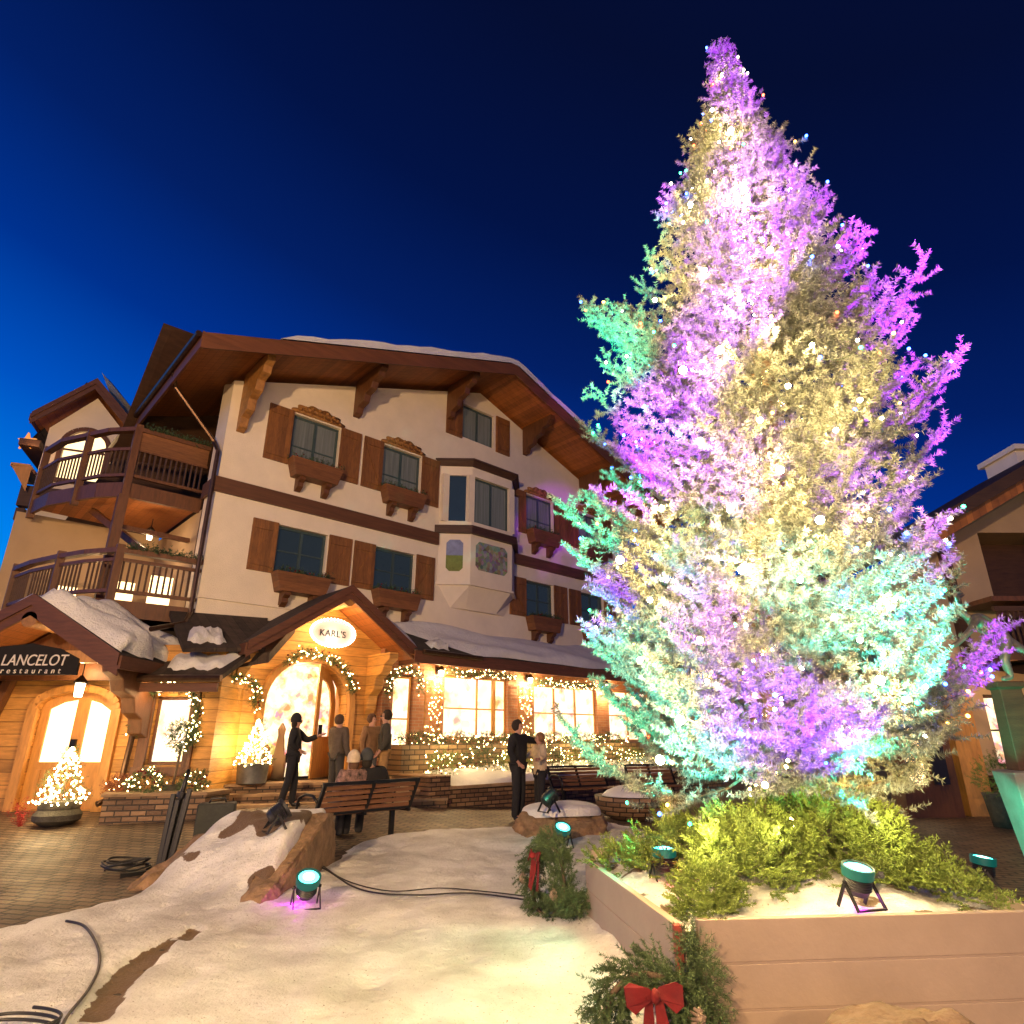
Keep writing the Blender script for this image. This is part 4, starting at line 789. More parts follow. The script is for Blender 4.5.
# ------------------------------------------------------------------ planter with the big spruce
PB = empty('tree_planter', (0, 0, 0), 0, 'large low planter of painted horizontal boards around the big tree', 'planter')
PZ = .55
c0 = Vector((.877, 3.9, 0)); c1 = Vector((.60, 5.82, 0)); c2 = Vector((1.02, 4.0, 0)); c3 = Vector((3.10, 4.19, 0)); c4 = Vector((3.25, 6.2, 0)); c5 = Vector((.7, 6.3, 0))
def boardwall(a, b, nm, thick=.05, inward=1, mt=None):
    d = (b-a).normalized(); n = Vector((-d.y, d.x, 0))*inward; w = MB()
    for k in range(4):
        z1 = PZ-.212*k; z0 = z1-.202; p = [a, b, b+n*thick, a+n*thick]
        w.add([(q.x, q.y, z0) for q in p]+[(q.x, q.y, z1) for q in p], [(0,3,2,1),(4,5,6,7),(0,1,5,4),(1,2,6,5),(2,3,7,6),(3,0,4,7)])
    p = [a+n*.006, b+n*.006, b+n*(thick-.004), a+n*(thick-.004)]; w.add([(q.x, q.y, -.2) for q in p]+[(q.x, q.y, PZ-.004) for q in p], [(0,3,2,1),(4,5,6,7),(0,1,5,4),(1,2,6,5),(2,3,7,6),(3,0,4,7)])
    w.build(nm, mt or PLASTER_BOARD, PB, bevel=.004)
boardwall(c1, c0, 'side_boards', .05, 1); boardwall(c2, c3, 'front_boards', .05, 1); boardwall(c3, c4, 'side_boards', .05, 1); boardwall(c4, c5, 'rear_boards', .05, 1)
MB().box(.862, .90, 3.875, 3.93, -.1, PZ+.004).build('corner_post', REDTRIM, PB)
PPOLY = [(.93, 3.95), (1.06, 4.06), (3.06, 4.24), (3.2, 6.15), (.75, 6.25), (.66, 5.8)]
def soilfn(X, Y):
    s = sdf_poly(X, Y, PPOLY); z = .475+.05*wob(X, Y, 6, 3)+.02*wob(X, Y, 20, 8)+.16*np.exp(-((X-1.95)**2+(Y-5.35)**2)/.6)
    z = np.where(s > -.03, z, .30); soil = sstep(.1, .6, wob(X, Y, 9, 13))*.55
    return z, soil
grid('snowy_soil', .6, 3.25, 3.88, 6.3, 106, 97, soilfn, SNOW, None, PB, keep=lambda X, Y: sdf_poly(X, Y, PPOLY) > -.02)

TREE = empty('christmas_tree', (1.95, 5.25, .5), 0, 'towering spruce wrapped in lights, glowing purple, teal and warm white', 'tree')
TX, TY = 1.95, 5.25
rows = [(62, 712, 735), (100, 698, 758), (150, 655, 788), (200, 645, 830), (250, 636, 878), (300, 604, 892), (345, 584, 920), (400, 602, 955), (450, 592, 945), (500, 578, 942), (550, 560, 952), (600, 558, 975), (650, 556, 995), (700, 552, 1000), (750, 562, 985), (795, 610, 960), (825, 690, 930)]
zs, XL, XR = [], [], []
for v, l, r_ in rows:
    a = atY(l, v, TY); b = atY(r_, v, TY); zs.append(a.z); XL.append(a.x); XR.append(b.x)
zs = np.array(zs[::-1]); XL = np.array(XL[::-1]); XR = np.array(XR[::-1])
def axisx(z): return float(np.interp(z, [.5, 1.5, 2.6, 4.5, 6, 9.6], [1.95, 2.0, 2.08, 2.48, 2.50, 2.53]))
ZTOP = atY(723, 40, TY).z
RT_ = np.random.default_rng(11)
tw0, tw1, tips, inner = [], [], [], []
limb = MB(); NB = 285
zz = 1.42+(ZTOP-1.80)*(np.linspace(0, 1, NB)**1.10); zz = np.round(zz/.34)*.34+RT_.uniform(-.05, .05, NB)+.06*np.sin(np.arange(NB)*.7)
for i, z in enumerate(zz):
    phi = i*2.39996+RT_.uniform(-.3, .3); c, s = math.cos(phi), math.sin(phi)
    hfrac = (z-.9)/(ZTOP-.9)
    rise = .02+.75*hfrac**1.3; ztip0 = z
    # length from the silhouette of the real tree at the height of the tip
    ax = axisx(z); RL = ax-np.interp(z+.1, zs, XL); RR = np.interp(z+.1, zs, XR)-ax
    wgt = (1+c)/2; r = RL*(1-wgt)+RR*wgt; rm = (RL+RR)/2; r = r*abs(c)+rm*.94*(1-abs(c))
    
    zt = z+.5*rise*max(.07, r); ax2 = axisx(zt); RL = ax2-np.interp(zt, zs, XL); RR = np.interp(zt, zs, XR)-ax2; r = (RL*(1-wgt)+RR*wgt)*abs(c)+(RL+RR)/2*.94*(1-abs(c))
    r = max(.05, r)*(.86+.16*math.sin(phi*3+z*2.1)*math.sin(z*3.3+phi))*RT_.uniform(.86, 1.08)*float(np.interp(z, [1, 2.6, 4, 6.2, 9], [(1.0 if c < 0 else 1.05), (1.10 if c < 0 else 1.0), (1.08 if c < 0 else .84), .88, .50])); r = min(r, 2.1)
    if RT_.random() < .12: r *= 1.10
    dirh = np.array([c, s, 0.0]); n = 9; pts = []
    b0 = np.array([ax-TX, 0, z-.5-rise*r*.45])
    for k in range(n+1):
        f = k/n; pts.append(b0+dirh*r*f+np.array([0, 0, r*(rise*f-.22*(1-hfrac)*math.sin(f*math.pi)+.14*f**3)]))
    pts = np.array(pts)
    limb.tube([Vector(p) for p in pts[::2]], [max(.003, (.005+.006*r)*(1-.8*k/4)) for k in range(5)], 5, False)
    side = np.array([-s, c, 0.0]); tips.append(pts[-1]); inner.append(pts[int(n*.55)])
    # side shoots with short needle covered fingers
    ns = int(5+r*9)
    for j in range(ns):
        f = .22+.78*(j+.5)/ns; q = f*n; k = min(int(q), n-1); p = pts[k]*(1-(q-k))+pts[k+1]*(q-k); fw = (pts[k+1]-pts[k]); fw /= np.linalg.norm(fw)
        sg = 1 if j % 2 else -1; L = (.12+.40*r*(1-f)**.8*.85)*RT_.uniform(.7, 1.15); L = min(L, .62)*(1 if r > .55 else .45+r)
        d = fw*.62+side*sg*.72+np.array([0, 0, RT_.uniform(-.18, .30)]); d /= np.linalg.norm(d); e = p+d*L
        tw0.append(p); tw1.append(e)
        nf = max(2, int(L/.078))
        sd = np.cross(d, [0, 0, 1.0]); sd /= np.linalg.norm(sd)+1e-9
        for m_ in range(nf):
            g_ = (m_+.7)/nf; o_ = p+d*L*g_; s2 = 1 if m_ % 2 else -1
            d2 = d*.65+sd*s2*.6+RT_.normal(0, .25, 3)+np.array([0, 0, .12]); d2 /= np.linalg.norm(d2)
            l2 = (.095+.05*(1-g_)+.08*L)*RT_.uniform(.75, 1.3); tw0.append(o_); tw1.append(o_+d2*l2)
    tw0.append(pts[-2]); tw1.append(pts[-1]+(pts[-1]-pts[-2])*.35)
    for k in range(2, n):
        for _ in range(3): tw0.append(pts[k]); tw1.append(pts[k+1])
# leader
for k in range(12):
    z = ZTOP-.5-1.35+.11*k; tw0.append(np.array([axisx(z)-TX, 0, z])); tw1.append(np.array([axisx(z)-TX, 0, z+.15]))
tw0 = np.array(tw0); tw1 = np.array(tw1)
print('TWIGS', len(tw0)); foliage('crown', tw0, tw1, 62, .033, .0088, SPRUCE, TREE, splay=1.0, seed=3)
limb.build('limbs', BARK, TREE, True)['kind'] = 'stuff'
MB().tube([Vector((axisx(z)-TX, 0, z-.5)) for z in np.linspace(.35, ZTOP-.8, 14)], [.13*(1-.93*k/13) for k in range(14)], 10).build('trunk', BARK, TREE, True)
tips = np.array(tips); inner = np.array(inner)

# lights on the tree
TW_ = Vector((TX, TY, .5))
WS = empty('warm_light_string', tuple(TW_), 0, 'string of big warm white bulbs wound through the tall spruce', 'string lights', 'light strings on the tree')
spots = [(731, 130), (722, 75), (790, 190), (690, 205), (762, 240), (662, 508), (683, 370), (740, 297), (788, 386), (770, 250), (655, 300), (812, 345), (742, 570), (640, 660), (860, 640), (880, 680), (700, 640), (765, 785), (720, 350), (836, 430), (700, 440), (780, 470), (860, 400), (730, 510), (820, 520), (775, 330), (705, 270), (745, 190), (895, 600), (650, 600), (680, 720), (850, 730), (760, 420), (620, 560), (800, 580), (870, 520), (660, 760), (905, 700), (712, 110)]
wr = random.Random(4); cordp = []; bm_ = None
for i, (u, v) in enumerate(spots):
    z = atY(u, v, TY).z; a = atY(u, v, TY); rr_ = (np.interp(z, zs, XR)-np.interp(z, zs, XL))/2; ax = axisx(z); dx = min(.85, abs(a.x-ax)/max(.1, rr_)); depth = rr_*math.sqrt(max(0.05, 1-dx*dx))*wr.uniform(.70, 1.0)
    p = atY(u, v, TY-depth); P = p-TW_
    b = MB(); b.ball((0, 0, 0), .018 if i % 3 else .027, 2); o = b.build('bulb', W_BULB, WS, True, fix=False); o.location = P; cordp.append(P)
    lamp('bulb_light', tuple(P+Vector((0, .05, 0))), (18 if i % 3 else 46)*(.7 if z > 7.5 else 1), (1, .66, .25), .04, WS)
order = sorted(cordp, key=lambda p: p.z); cc = []

# warm lights wound round the trunk
TS = empty('trunk_light_wrap', tuple(TW_), 0, 'warm fairy lights wound tightly round the trunk inside the crown', 'string lights', 'light strings on the tree')
hp = [Vector((axisx(z)-TX+.16*(1.05-z/ZTOP)*math.cos(z*14), .16*(1.05-z/ZTOP)*math.sin(z*14), z-.5)) for z in np.linspace(.7, ZTOP-.5, 200)]
bulbs('bulbs', [tuple(p) for p in hp], .016, FAIRY, TS); MB().tube(hp, .004, 4).build('cord', GREEND, TS)
for k in range(9):
    z = 1.3+.86*k; a = k*2.2; rr_ = .42*(1-k/11); lamp('trunk_glow', (axisx(z)-TX+rr_*math.cos(a), rr_*math.sin(a)-.25*(1-k/11), z-.5), 26*(1-k/13), (1, .62, .15), .12, TS)
for si, (nm, mix) in enumerate((('blue and green', ('blue', 'green', 'blue', 'white')), ('red and amber', ('red', 'amber', 'white', 'blue')), ('multicoloured', ('blue', 'red', 'green', 'amber', 'white')))):
    S_ = empty('coloured_light_string', tuple(TW_), 0, 'string of tiny %s bulbs among the spruce branches' % nm, 'string lights', 'light strings on the tree')
    R = np.random.default_rng(40+si); protos = {}; sel = R.choice(len(tw1), 4000, replace=False); cand = tw1[sel]; rad = np.hypot(cand[:, 0]-(np.interp(cand[:, 2]+.5, [.5, 1.5, 2.6, 4.5, 6, 9.6], [1.95, 2.0, 2.08, 2.48, 2.5, 2.53])-TX), cand[:, 1])
    rmx = (np.interp(cand[:, 2]+.5, zs, XR)-np.interp(cand[:, 2]+.5, zs, XL))/2; cand = cand[(rad > .62*rmx) & (cand[:, 1] < .6*rmx)][:98]
    for k, p in enumerate(cand):
        c_ = mix[k % len(mix)]
        if c_ not in protos: o = protos[c_] = MB().ball((0, 0, 0), .015, 1).build('bulb', TINY[c_], S_, True, fix=False)
        else: o = protos[c_].copy(); COL.objects.link(o); o.parent = S_
        o.location = p*1.005
        if k % 3 == 0: lamp('bulb_light', tuple(p), {'blue': 2.6, 'red': 1.2, 'green': 1.6, 'amber': 1.6, 'white': 1.6}[c_], {'blue': (.03, .12, 1), 'red': (1, .1, .03), 'green': (.05, 1, .5), 'amber': (1, .45, .1), 'white': (1, .8, .5)}[c_], .03, S_)
    srt = cand[np.argsort(cand[:, 2])]; cp = []
    for a, b in zip(srt[:-1], srt[1:]):
        if np.linalg.norm(a-b) < .45: cp.append((a, b))
    m = MB()
    for a, b in cp: m.tube([tuple(a), tuple((a+b)/2-np.array([0, 0, .04])), tuple(b)], .0025, 3, False)
    
    if cp: m.build('cord', GREEND, S_, fix=False)['kind'] = 'stuff'

# floodlights round the tree, and added spots from unseen origins
def parcan(name, loc, yaw, tilt, label, s=1.0, glow=True, mag=0):
    o = empty(name, loc, yaw, label, 'floodlight', 'stage floodlights around the tree')
    M_ = Matrix.Translation((0, 0, .20*s)) @ Matrix.Rotation(tilt, 4, 'X')
    b = MB(); prof = [(.05, -.11), (.085, -.10), (.10, -.06)]
    for k in range(7): prof += [(.112, -.05+.02*k), (.104, -.04+.02*k)]
    prof += [(.125, .09), (.125, .125), (.112, .125), (.108, .112)]
    b.lathe([(r*s, z*s) for r, z in prof], 24, M=M_); b.build('can', BLACK, o, 'auto')
    if glow: MB().lathe([(.127*s, .045*s), (.131*s, .09*s), (.131*s, .125*s), (.118*s, .127*s), (.112*s, .10*s)], 24, M=M_).build('lens_glow_ring', TEALR, o, 'auto'); MB().lathe([(.001, .116*s), (.06*s, .1215*s), (.02*s, .127*s)], 16, M=M_).build('lens_core', TEALC, o)  # glowing ring added to imitate lens light on the black can
    l = MB(); l.lathe([(.106*s, .108*s), (.108*s, .113*s), (.09*s, .12*s)], 24, M=M_); l.build('lens', TEALM if glow else BLACK, o)
    for sx in (-1, 1):
        y = MB(); y.bar((sx*.135*s, 0, .20*s), (sx*.14*s, -.12*s, .0), .03*s, .012*s, (1, 0, 0)); y.bar((sx*.135*s, 0, .20*s), (sx*.14*s, .12*s, .0), .03*s, .012*s, (1, 0, 0)); y.ball((sx*.135*s, 0, .20*s), .022*s, 1); y.build('yoke_leg', METAL, o)
    MB().bar((-.14*s, -.12*s, .006), (.14*s, -.12*s, .006), .03*s, .012*s).build('yoke_foot', METAL, o)
    return o
TEAL = (.01, 1, .62); PUR = (.46, .03, 1.0); MAG = (.85, .02, .9)
def aim_spot(loc, tgt, p, col, ang, bl=.5): lamp('spot_beam', loc, p, col, .06, None, ang, tgt, bl)
P_A = onz(305, 908, 0.04); parcan('floodlight', tuple(P_A), math.radians(25), math.radians(28), 'floodlight standing in the snow before the tall rock slab', .84)
P_B = onz(275, 832, .52); parcan('floodlight', tuple(P_B), math.radians(-60), math.radians(-55), 'dark floodlight on the snow mound beside the bench', .9, False)
P_C = onz(562, 848, .04); parcan('floodlight', tuple(P_C), math.radians(20), math.radians(30), 'green glowing floodlight in front of the snow topped boulder', .9)
P_C2 = onz(549, 812, .42); parcan('floodlight', tuple(P_C2), math.radians(-60), math.radians(-55), 'dark floodlight sitting on top of the snow topped boulder', .95, False)
P_D = onz(666, 882, .52); parcan('floodlight', tuple(P_D), math.radians(10), math.radians(3), 'floodlight inside the planter by its left boards', .68)
P_E = onz(862, 908, .53); parcan('floodlight', tuple(P_E), math.radians(15), math.radians(14), 'floodlight inside the planter behind its front boards', .70)
P_F = onz(988, 888, .02); parcan('floodlight', tuple(P_F), math.radians(60), math.radians(8), 'small floodlight on the bare pavement right of the planter', .9)
up = Vector((0, 0, .42))
def axp(z, dx=0, dy=0): return (axisx(z)+dx, TY+dy, z)
def crownpt(u, v, dy=-.8): return tuple(atY(u, v, TY+dy))
GLD = (1, .66, .20); VIO = (.30, .02, 1.0); CYA = (.10, 1, .80); TEAL = (.01, 1, .55)
UNSEEN_SRC = {'L': (-1.6, .6, .4), 'M': (1.3, .2, .35), 'R': (4.2, .4, .4)}  # added unseen spot origins near the camera that colour patches of the crown
for u, v, ang, col, E_, sd, dy in (
    (715, 150, 7, GLD, 6, 'M', 0), (700, 250, 8, GLD, 4, 'L', -.2), (790, 380, 13, GLD, 5, 'R', -.9), (760, 520, 15, GLD, 5, 'M', -1.2), (650, 570, 9, GLD, 5, 'L', -.8), (940, 790, 8, GLD, 7, 'R', -.6),  # gold spots added to imitate the glow of the string lights
    (727, 75, 5, PUR, 7, 'M', 0), (745, 185, 8, PUR, 9, 'M', -.2), (728, 262, 9, PUR, 9, 'M', -.5), (700, 350, 8, PUR, 8, 'L', -.7), (655, 440, 11, PUR, 12, 'L', -.5), (634, 465, 6, PUR, 8, 'L', -.4), (735, 470, 8, PUR, 6, 'L', -.9),
    (815, 195, 8, PUR, 12, 'R', -.1), (860, 290, 12, PUR, 13, 'R', -.1), (900, 385, 12, PUR, 13, 'R', -.2), (925, 470, 10, (.62, .12, 1), 12, 'R', -.2), (880, 520, 11, (.62, .12, 1), 9, 'R', -.7), (850, 480, 9, PUR, 7, 'R', -.8), (660, 190, 4, PUR, 9, 'L', 0),
    (690, 612, 9, PUR, 9, 'L', -1.3), (790, 728, 11, VIO, 14, 'M', -1.6), (850, 745, 10, VIO, 13, 'M', -1.4), (975, 650, 10, PUR, 11, 'R', -.3), (590, 610, 7, VIO, 9, 'L', -.4), (700, 770, 7, VIO, 7, 'L', -1.4),
    (605, 352, 9, TEAL, 13, 'L', 0), (640, 255, 6, TEAL, 7, 'L', 0), (580, 530, 8, TEAL, 14, 'L', 0), (575, 640, 10, TEAL, 9, 'L', 0), (630, 690, 12, CYA, 8, 'L', -.9), (650, 790, 9, CYA, 20, 'L', -1.2), (590, 740, 8, TEAL, 9, 'L', -.4),
    (865, 615, 14, CYA, 22, 'R', -.9), (910, 670, 11, CYA, 18, 'R', -.9), (800, 590, 8, CYA, 9, 'M', -1.3), (900, 790, 8, TEAL, 8, 'R', -1), (690, 560, 8, TEAL, 5, 'L', -1)):
    p_ = crownpt(u, v, dy); o_ = UNSEEN_SRC[sd]; d_ = (Vector(p_)-Vector(o_)).length; aim_spot(o_, p_, E_*39.5*d_*d_*((1.5 if sd == 'R' else 1.5) if col in (PUR, VIO) else (.75 if col is GLD else .85)), col, ang, .7)
aim_spot(tuple(P_D+up), crownpt(650, 690, -.8), 500, TEAL, 38)
aim_spot(tuple(P_E+up), crownpt(880, 630), 1500, TEAL, 40)
aim_spot(tuple(P_F+up), (6.1, 8.4, 2.6), 420, TEAL, 50); aim_spot(tuple(P_F+up), (6.1, 8.3, .6), 160, TEAL, 50)
lamp('led_spill', tuple(P_A+Vector((-.12, .05, .07))), 3.5, MAG, .03); lamp('led_spill', tuple(P_D+Vector((.02, -.16, .06))), .9, (1, .02, .15), .02); lamp('led_spill', tuple(P_E+Vector((0, .02, .06))), 1.5, MAG, .02); lamp('led_spill', tuple(P_C2+Vector((-.1, -.2, .2))), 1.5, TEAL, .03)
aim_spot(tuple(P_D+Vector((-.2, .1, .5))), (.2, 5.0, 0), 40, TEAL, 90)

# ------------------------------------------------------------------ greenery in the planter
P0s, P1s = [], []
R = np.random.default_rng(77)
for (x, y, z, rx, ry, rz, n) in ((1.50, 4.75, .55, .36, .30, .44, 420), (1.22, 4.45, .50, .18, .18, .22, 140), (1.85, 5.0, .55, .28, .26, .52, 300), (2.2, 5.0, .55, .32, .30, .56, 360), (2.55, 4.95, .55, .30, .28, .46, 320), (2.85, 4.85, .50, .25, .25, .24, 150), (1.25, 5.25, .55, .42, .3, .40, 320), (.95, 5.6, .52, .35, .3, .16, 130), (2.0, 5.7, .55, .5, .4, .35, 160), (1.12, 4.22, .50, .14, .12, .10, 50), (2.95, 4.6, .5, .15, .3, .10, 60)):
    for k in range(n):
        d = R.normal(size=3); d[2] = abs(d[2]); d /= np.linalg.norm(d); p = np.array([x, y, z])+d*np.array([rx, ry, rz])*R.uniform(.55, 1)
        q = d*.8+R.normal(0, .35, 3)+np.array([0, 0, .35]); q /= np.linalg.norm(q); L = R.uniform(.06, .15)
        s_ = np.cross(q, [0, 0, 1.]); s_ /= np.linalg.norm(s_)+1e-6
        P0s.append(p); P1s.append(p+q*L)
        for g_ in (.25, .45, .65, .85):
            for sg in (-1, 1): o_ = p+q*L*g_; e = q*.7+s_*sg*.7+R.normal(0, .1, 3); P0s.append(o_); P1s.append(o_+e*L*.45*(1.1-g_*.6))
jb = foliage('evergreen_boughs', np.array(P0s), np.array(P1s), 9, .020, .0075, GREENY, None, splay=.5, seed=9)
tag(jb, 'heaped yellow green juniper boughs around the foot of the big tree', 'boughs', kind='stuff')
for p in ((1.75, 4.55, .95), (2.5, 4.6, .98), (1.25, 4.5, .92)): lamp('bough_bulb_light', p, 15, (1, .80, .36), .05)

# wreaths
def wreath(name, c, R0, r, tilt, yaw, label, seed, cones=4, bow=1.0, dens=420):
    o = empty(name, c, yaw, label, 'wreath'); T = Matrix.Rotation(tilt, 3, 'X')
    n = dens; R = np.random.default_rng(seed); a = R.uniform(0, 2*math.pi, n); th = R.uniform(0, 2*math.pi, n); k = R.uniform(.3, 1, n)*r
    P = np.stack([(R0+k*np.cos(th))*np.cos(a), -k*np.sin(th)*.8, (R0+k*np.cos(th))*np.sin(a)], 1)
    D = np.stack([np.cos(a+.6)*np.cos(th)*.6-np.sin(a)*.7, -np.sin(th)*.6-.15, np.sin(a+.6)*np.cos(th)*.6+np.cos(a)*.7], 1)+R.normal(0, .35, (n, 3)); D /= np.linalg.norm(D, axis=1, keepdims=True)
    L = R.uniform(.06, .15, (n, 1))*(R0/.36)*1.2; TM = np.array(T); P1 = P+D*L
    foliage('greenery', P @ TM.T, P1 @ TM.T, 60, .030*(R0/.36), .0042, GREENF, o, splay=.8, seed=seed)
    ring = [T @ Vector((R0*math.cos(x), 0, R0*math.sin(x))) for x in np.linspace(0, 2*math.pi, 25)]; MB().tube(ring, r*.16, 8, False).build('ring', BARK, o, True)
    for k in range(cones):
        a_ = (-.25, 3.25, .25, -.75, 2.6)[k % 5]; cpos = T @ Vector((R0*math.cos(a_)*1.0, -r*.85, R0*math.sin(a_))); m = MB(); cs = .035*(R0/.36)*1.7
        for ring_ in range(6):
            rr_ = cs*(1.0-.13*ring_); nn = 10-ring_
            for q in range(nn): an = 2*math.pi*(q+.5*ring_)/nn; m.ball((cpos.x+rr_*math.cos(an), cpos.y-.008*ring_*(R0/.36), cpos.z+rr_*math.sin(an)), .0135*(R0/.36), 1, (1, .6, 1))
        m.ball((cpos.x, cpos.y-.02, cpos.z), cs*.5, 1); m.build('pine_cone', CONE, o, True)
    if bow:
        b = MB(); s_ = R0*bow; yb = -r*1.05; top = Vector((0, yb, R0*.72))
        for sg in (-1, 1):
            lp_ = [(0, 0), (sg*.10, .07), (sg*.34, .13), (sg*.44, .08), (sg*.42, -.16), (sg*.30, -.25), (sg*.12, -.10), (0, -.05)]
            b.prism([(x*s_, z*s_) for x, z in lp_], (1, 0, 0), (0, 0, 1), ((0, -.05*s_, 0), tuple(top+Vector((0, -.03, 0)))))
            tl = [(sg*.02, -.02), (sg*.14, -.04), (sg*.30, -.92), (sg*.34, -1.12), (sg*.20, -1.02), (sg*.08, -1.16), (sg*.02, -.5)]
            b.prism([(x*s_, z*s_) for x, z in tl], (1, 0, 0), (0, 0, 1), ((0, -.02*s_, 0), tuple(top+Vector((0, -.01, 0)))))
        b.ball(tuple(top+Vector((0, -.05, -.01))), .085*s_, 2, (1, .8, 1.2))
        for i in range(len(b.v)): v = Vector(b.v[i]); v.y += .018*math.sin(v.x*40)+.012*math.sin(v.z*31); v.y -= .03*s_*max(0, math.sin(abs(v.x)/s_*8)); b.v[i] = tuple(T @ v)
        b.build('bow', REDV, o, 'auto')
    return o
wreath('wreath', (.66, 3.66, .17), .225, .09, math.radians(-12), math.radians(6), 'big evergreen wreath with red velvet bow and pine cones at the planter corner', 1, 4, 1.4, 1000)
wreath('wreath', tuple(onz(547, 880, .33)), .27, .10, math.radians(-6), math.radians(-62), 'smaller wreath with red bows standing edge on in the snow', 2, 2, .9, 800)
ga = foliage('garland_bunch', *(lambda a, b: (a, b))(*path_twigs([onz(560, 905, .18), onz(575, 900, .28), onz(592, 905, .22)], .12, 300, .09, 5)), 30, .03, .004, GREENF, None, splay=.7); tag(ga, 'bunch of evergreen boughs leaning on the far end of the planter boards', 'boughs')
ga = foliage('garland_bunch', *path_twigs([(.93, 3.86, .5), (.99, 3.83, .36), (1.0, 3.78, .15), (.98, 3.75, .0)], .09, 330, .09, 6), 34, .028, .003, GREENF, None, splay=.7); tag(ga, 'evergreen boughs filling the open front corner of the planter', 'boughs')

# ------------------------------------------------------------------ rocks
def rock(name, verts, label, m=ROCK, sub=4, amp=.05, seed=1, snow=None, fs=1.0):
    """convex hull of verts, roughened"""
    bm = bmesh.new(); vs = [bm.verts.new(v) for v in verts]; bmesh.ops.convex_hull(bm, input=vs)
    bmesh.ops.triangulate(bm, faces=bm.faces); 
    for _ in range(sub): bmesh.ops.subdivide_edges(bm, edges=[e for e in bm.edges if e.calc_length() > .05*fs], cuts=1, use_grid_fill=True)
    bmesh.ops.triangulate(bm, faces=bm.faces); bmesh.ops.smooth_vert(bm, verts=bm.verts, factor=.5, use_axis_x=True, use_axis_y=True, use_axis_z=True)
    from mathutils import noise
    bm.normal_update()
    off = Vector((seed*3.7, seed*1.3, 0))
    mv = []
    for v in bm.verts:
        n = noise.fractal(v.co*3.2/fs+off, 1.0, 2.0, 4)*amp+noise.fractal(Vector((v.co.x*2, v.co.y*2, v.co.z*14))/fs+off, 1, 2, 2)*amp*.5+noise.fractal(v.co*14/fs+off, 1, 2, 3)*amp*.22; mv.append(v.co+v.normal*n)
    for v, c in zip(bm.verts, mv): v.co = c
    me = bpy.data.meshes.new(name); bm.to_mesh(me); bm.free(); me.materials.append(m); o = bpy.data.objects.new(name, me); COL.objects.link(o)
    me.polygons.foreach_set('use_smooth', [True]*len(me.polygons)); me.set_sharp_from_angle(angle=math.radians(35))
    tag(o, label, 'rock'); return o
# tall wedge beside the bench, its face towards the camera
rock('rock_slab', [(-2.5, 6.5, -.1), (-2.26, 6.42, -.1), (-2.16, 8.75, -.1), (-2.6, 8.9, -.1), (-2.52, 6.6, .06), (-2.3, 6.6, .08), (-2.24, 7.4, .30), (-2.2, 8.35, .62), (-2.24, 8.7, .60), (-2.55, 8.3, .60), (-2.55, 7.3, .28)], 'tall wedge of tan sandstone with a flat face beside the bench', ROCK, 4, .035, 2)
rock('rock', [(-4.1, 7.25, -.1), (-3.3, 7.6, -.1), (-3.2, 8.4, -.1), (-3.9, 8.6, -.1), (-3.75, 7.6, .16), (-3.45, 8.0, .42), (-3.3, 8.5, .50), (-3.7, 8.4, .42), (-3.95, 7.7, .10)], 'brown rock poking out of the snow beside the black case', ROCK, 4, .06, 3)
rock('rock', [(-3.0, 4.6, -.1), (-2.4, 4.1, -.1), (-3.3, 5.9, -.06), (-3.05, 6.2, -.06), (-2.75, 5.2, .03), (-2.5, 4.5, .02), (-3.15, 5.6, .02)], 'long flat brown rock bared in the trodden snow at lower left', ROCKD, 4, .03, 5)
rock('boulder', [(.15, 10.7, -.1), (1.55, 10.9, -.1), (1.45, 11.9, -.1), (.3, 11.9, -.1), (.0, 11.2, .15), (.2, 11.0, .33), (1.45, 11.05, .30), (1.5, 11.8, .36), (.35, 11.8, .42), (.8, 10.5, .05)], 'low brown boulder capped with snow and two floodlights', ROCK, 4, .08, 6)
sb = MB(); 
bp_ = [(.10, 11.15), (.35, 10.95), (.8, 10.85), (1.3, 11.0), (1.5, 11.4), (1.35, 11.85), (.8, 12.0), (.3, 11.85)]
bt = bmesh.new(); 
sc_ = MB(); sc_.v = [(.8+(x-.8)*k, 11.4+(y-11.4)*k, z+.02*math.sin(x*9+y*7)) for k, z in ((1.04, .30), (1.03, .40), (.9, .455), (.5, .48), (.1, .49)) for x, y in bp_]
for j in range(4):
    for i in range(8): sc_.f.append((j*8+i, j*8+(i+1) % 8, (j+1)*8+(i+1) % 8, (j+1)*8+i))
sc_.f.append(tuple(32+i for i in range(8))); scp = sc_.build('snow_cap', SNOWC, None, True); m_ = scp.modifiers.new('s', 'SUBSURF'); m_.levels = m_.render_levels = 2
tag(scp, 'smooth cap of snow lying on top of the low boulder', 'snow')
rock('boulder', [(1.15, 3.05, -.3), (2.35, 3.05, -.3), (2.4, 3.7, -.3), (1.1, 3.7, -.3), (1.38, 3.3, .24), (1.6, 3.35, .33), (2.0, 3.4, .31), (2.3, 3.3, .10), (1.2, 3.5, .15), (2.1, 3.6, .26), (1.6, 3.6, .33)], 'brown boulder at the bottom edge in front of the planter boards', ROCKD, 4, .05, 8)

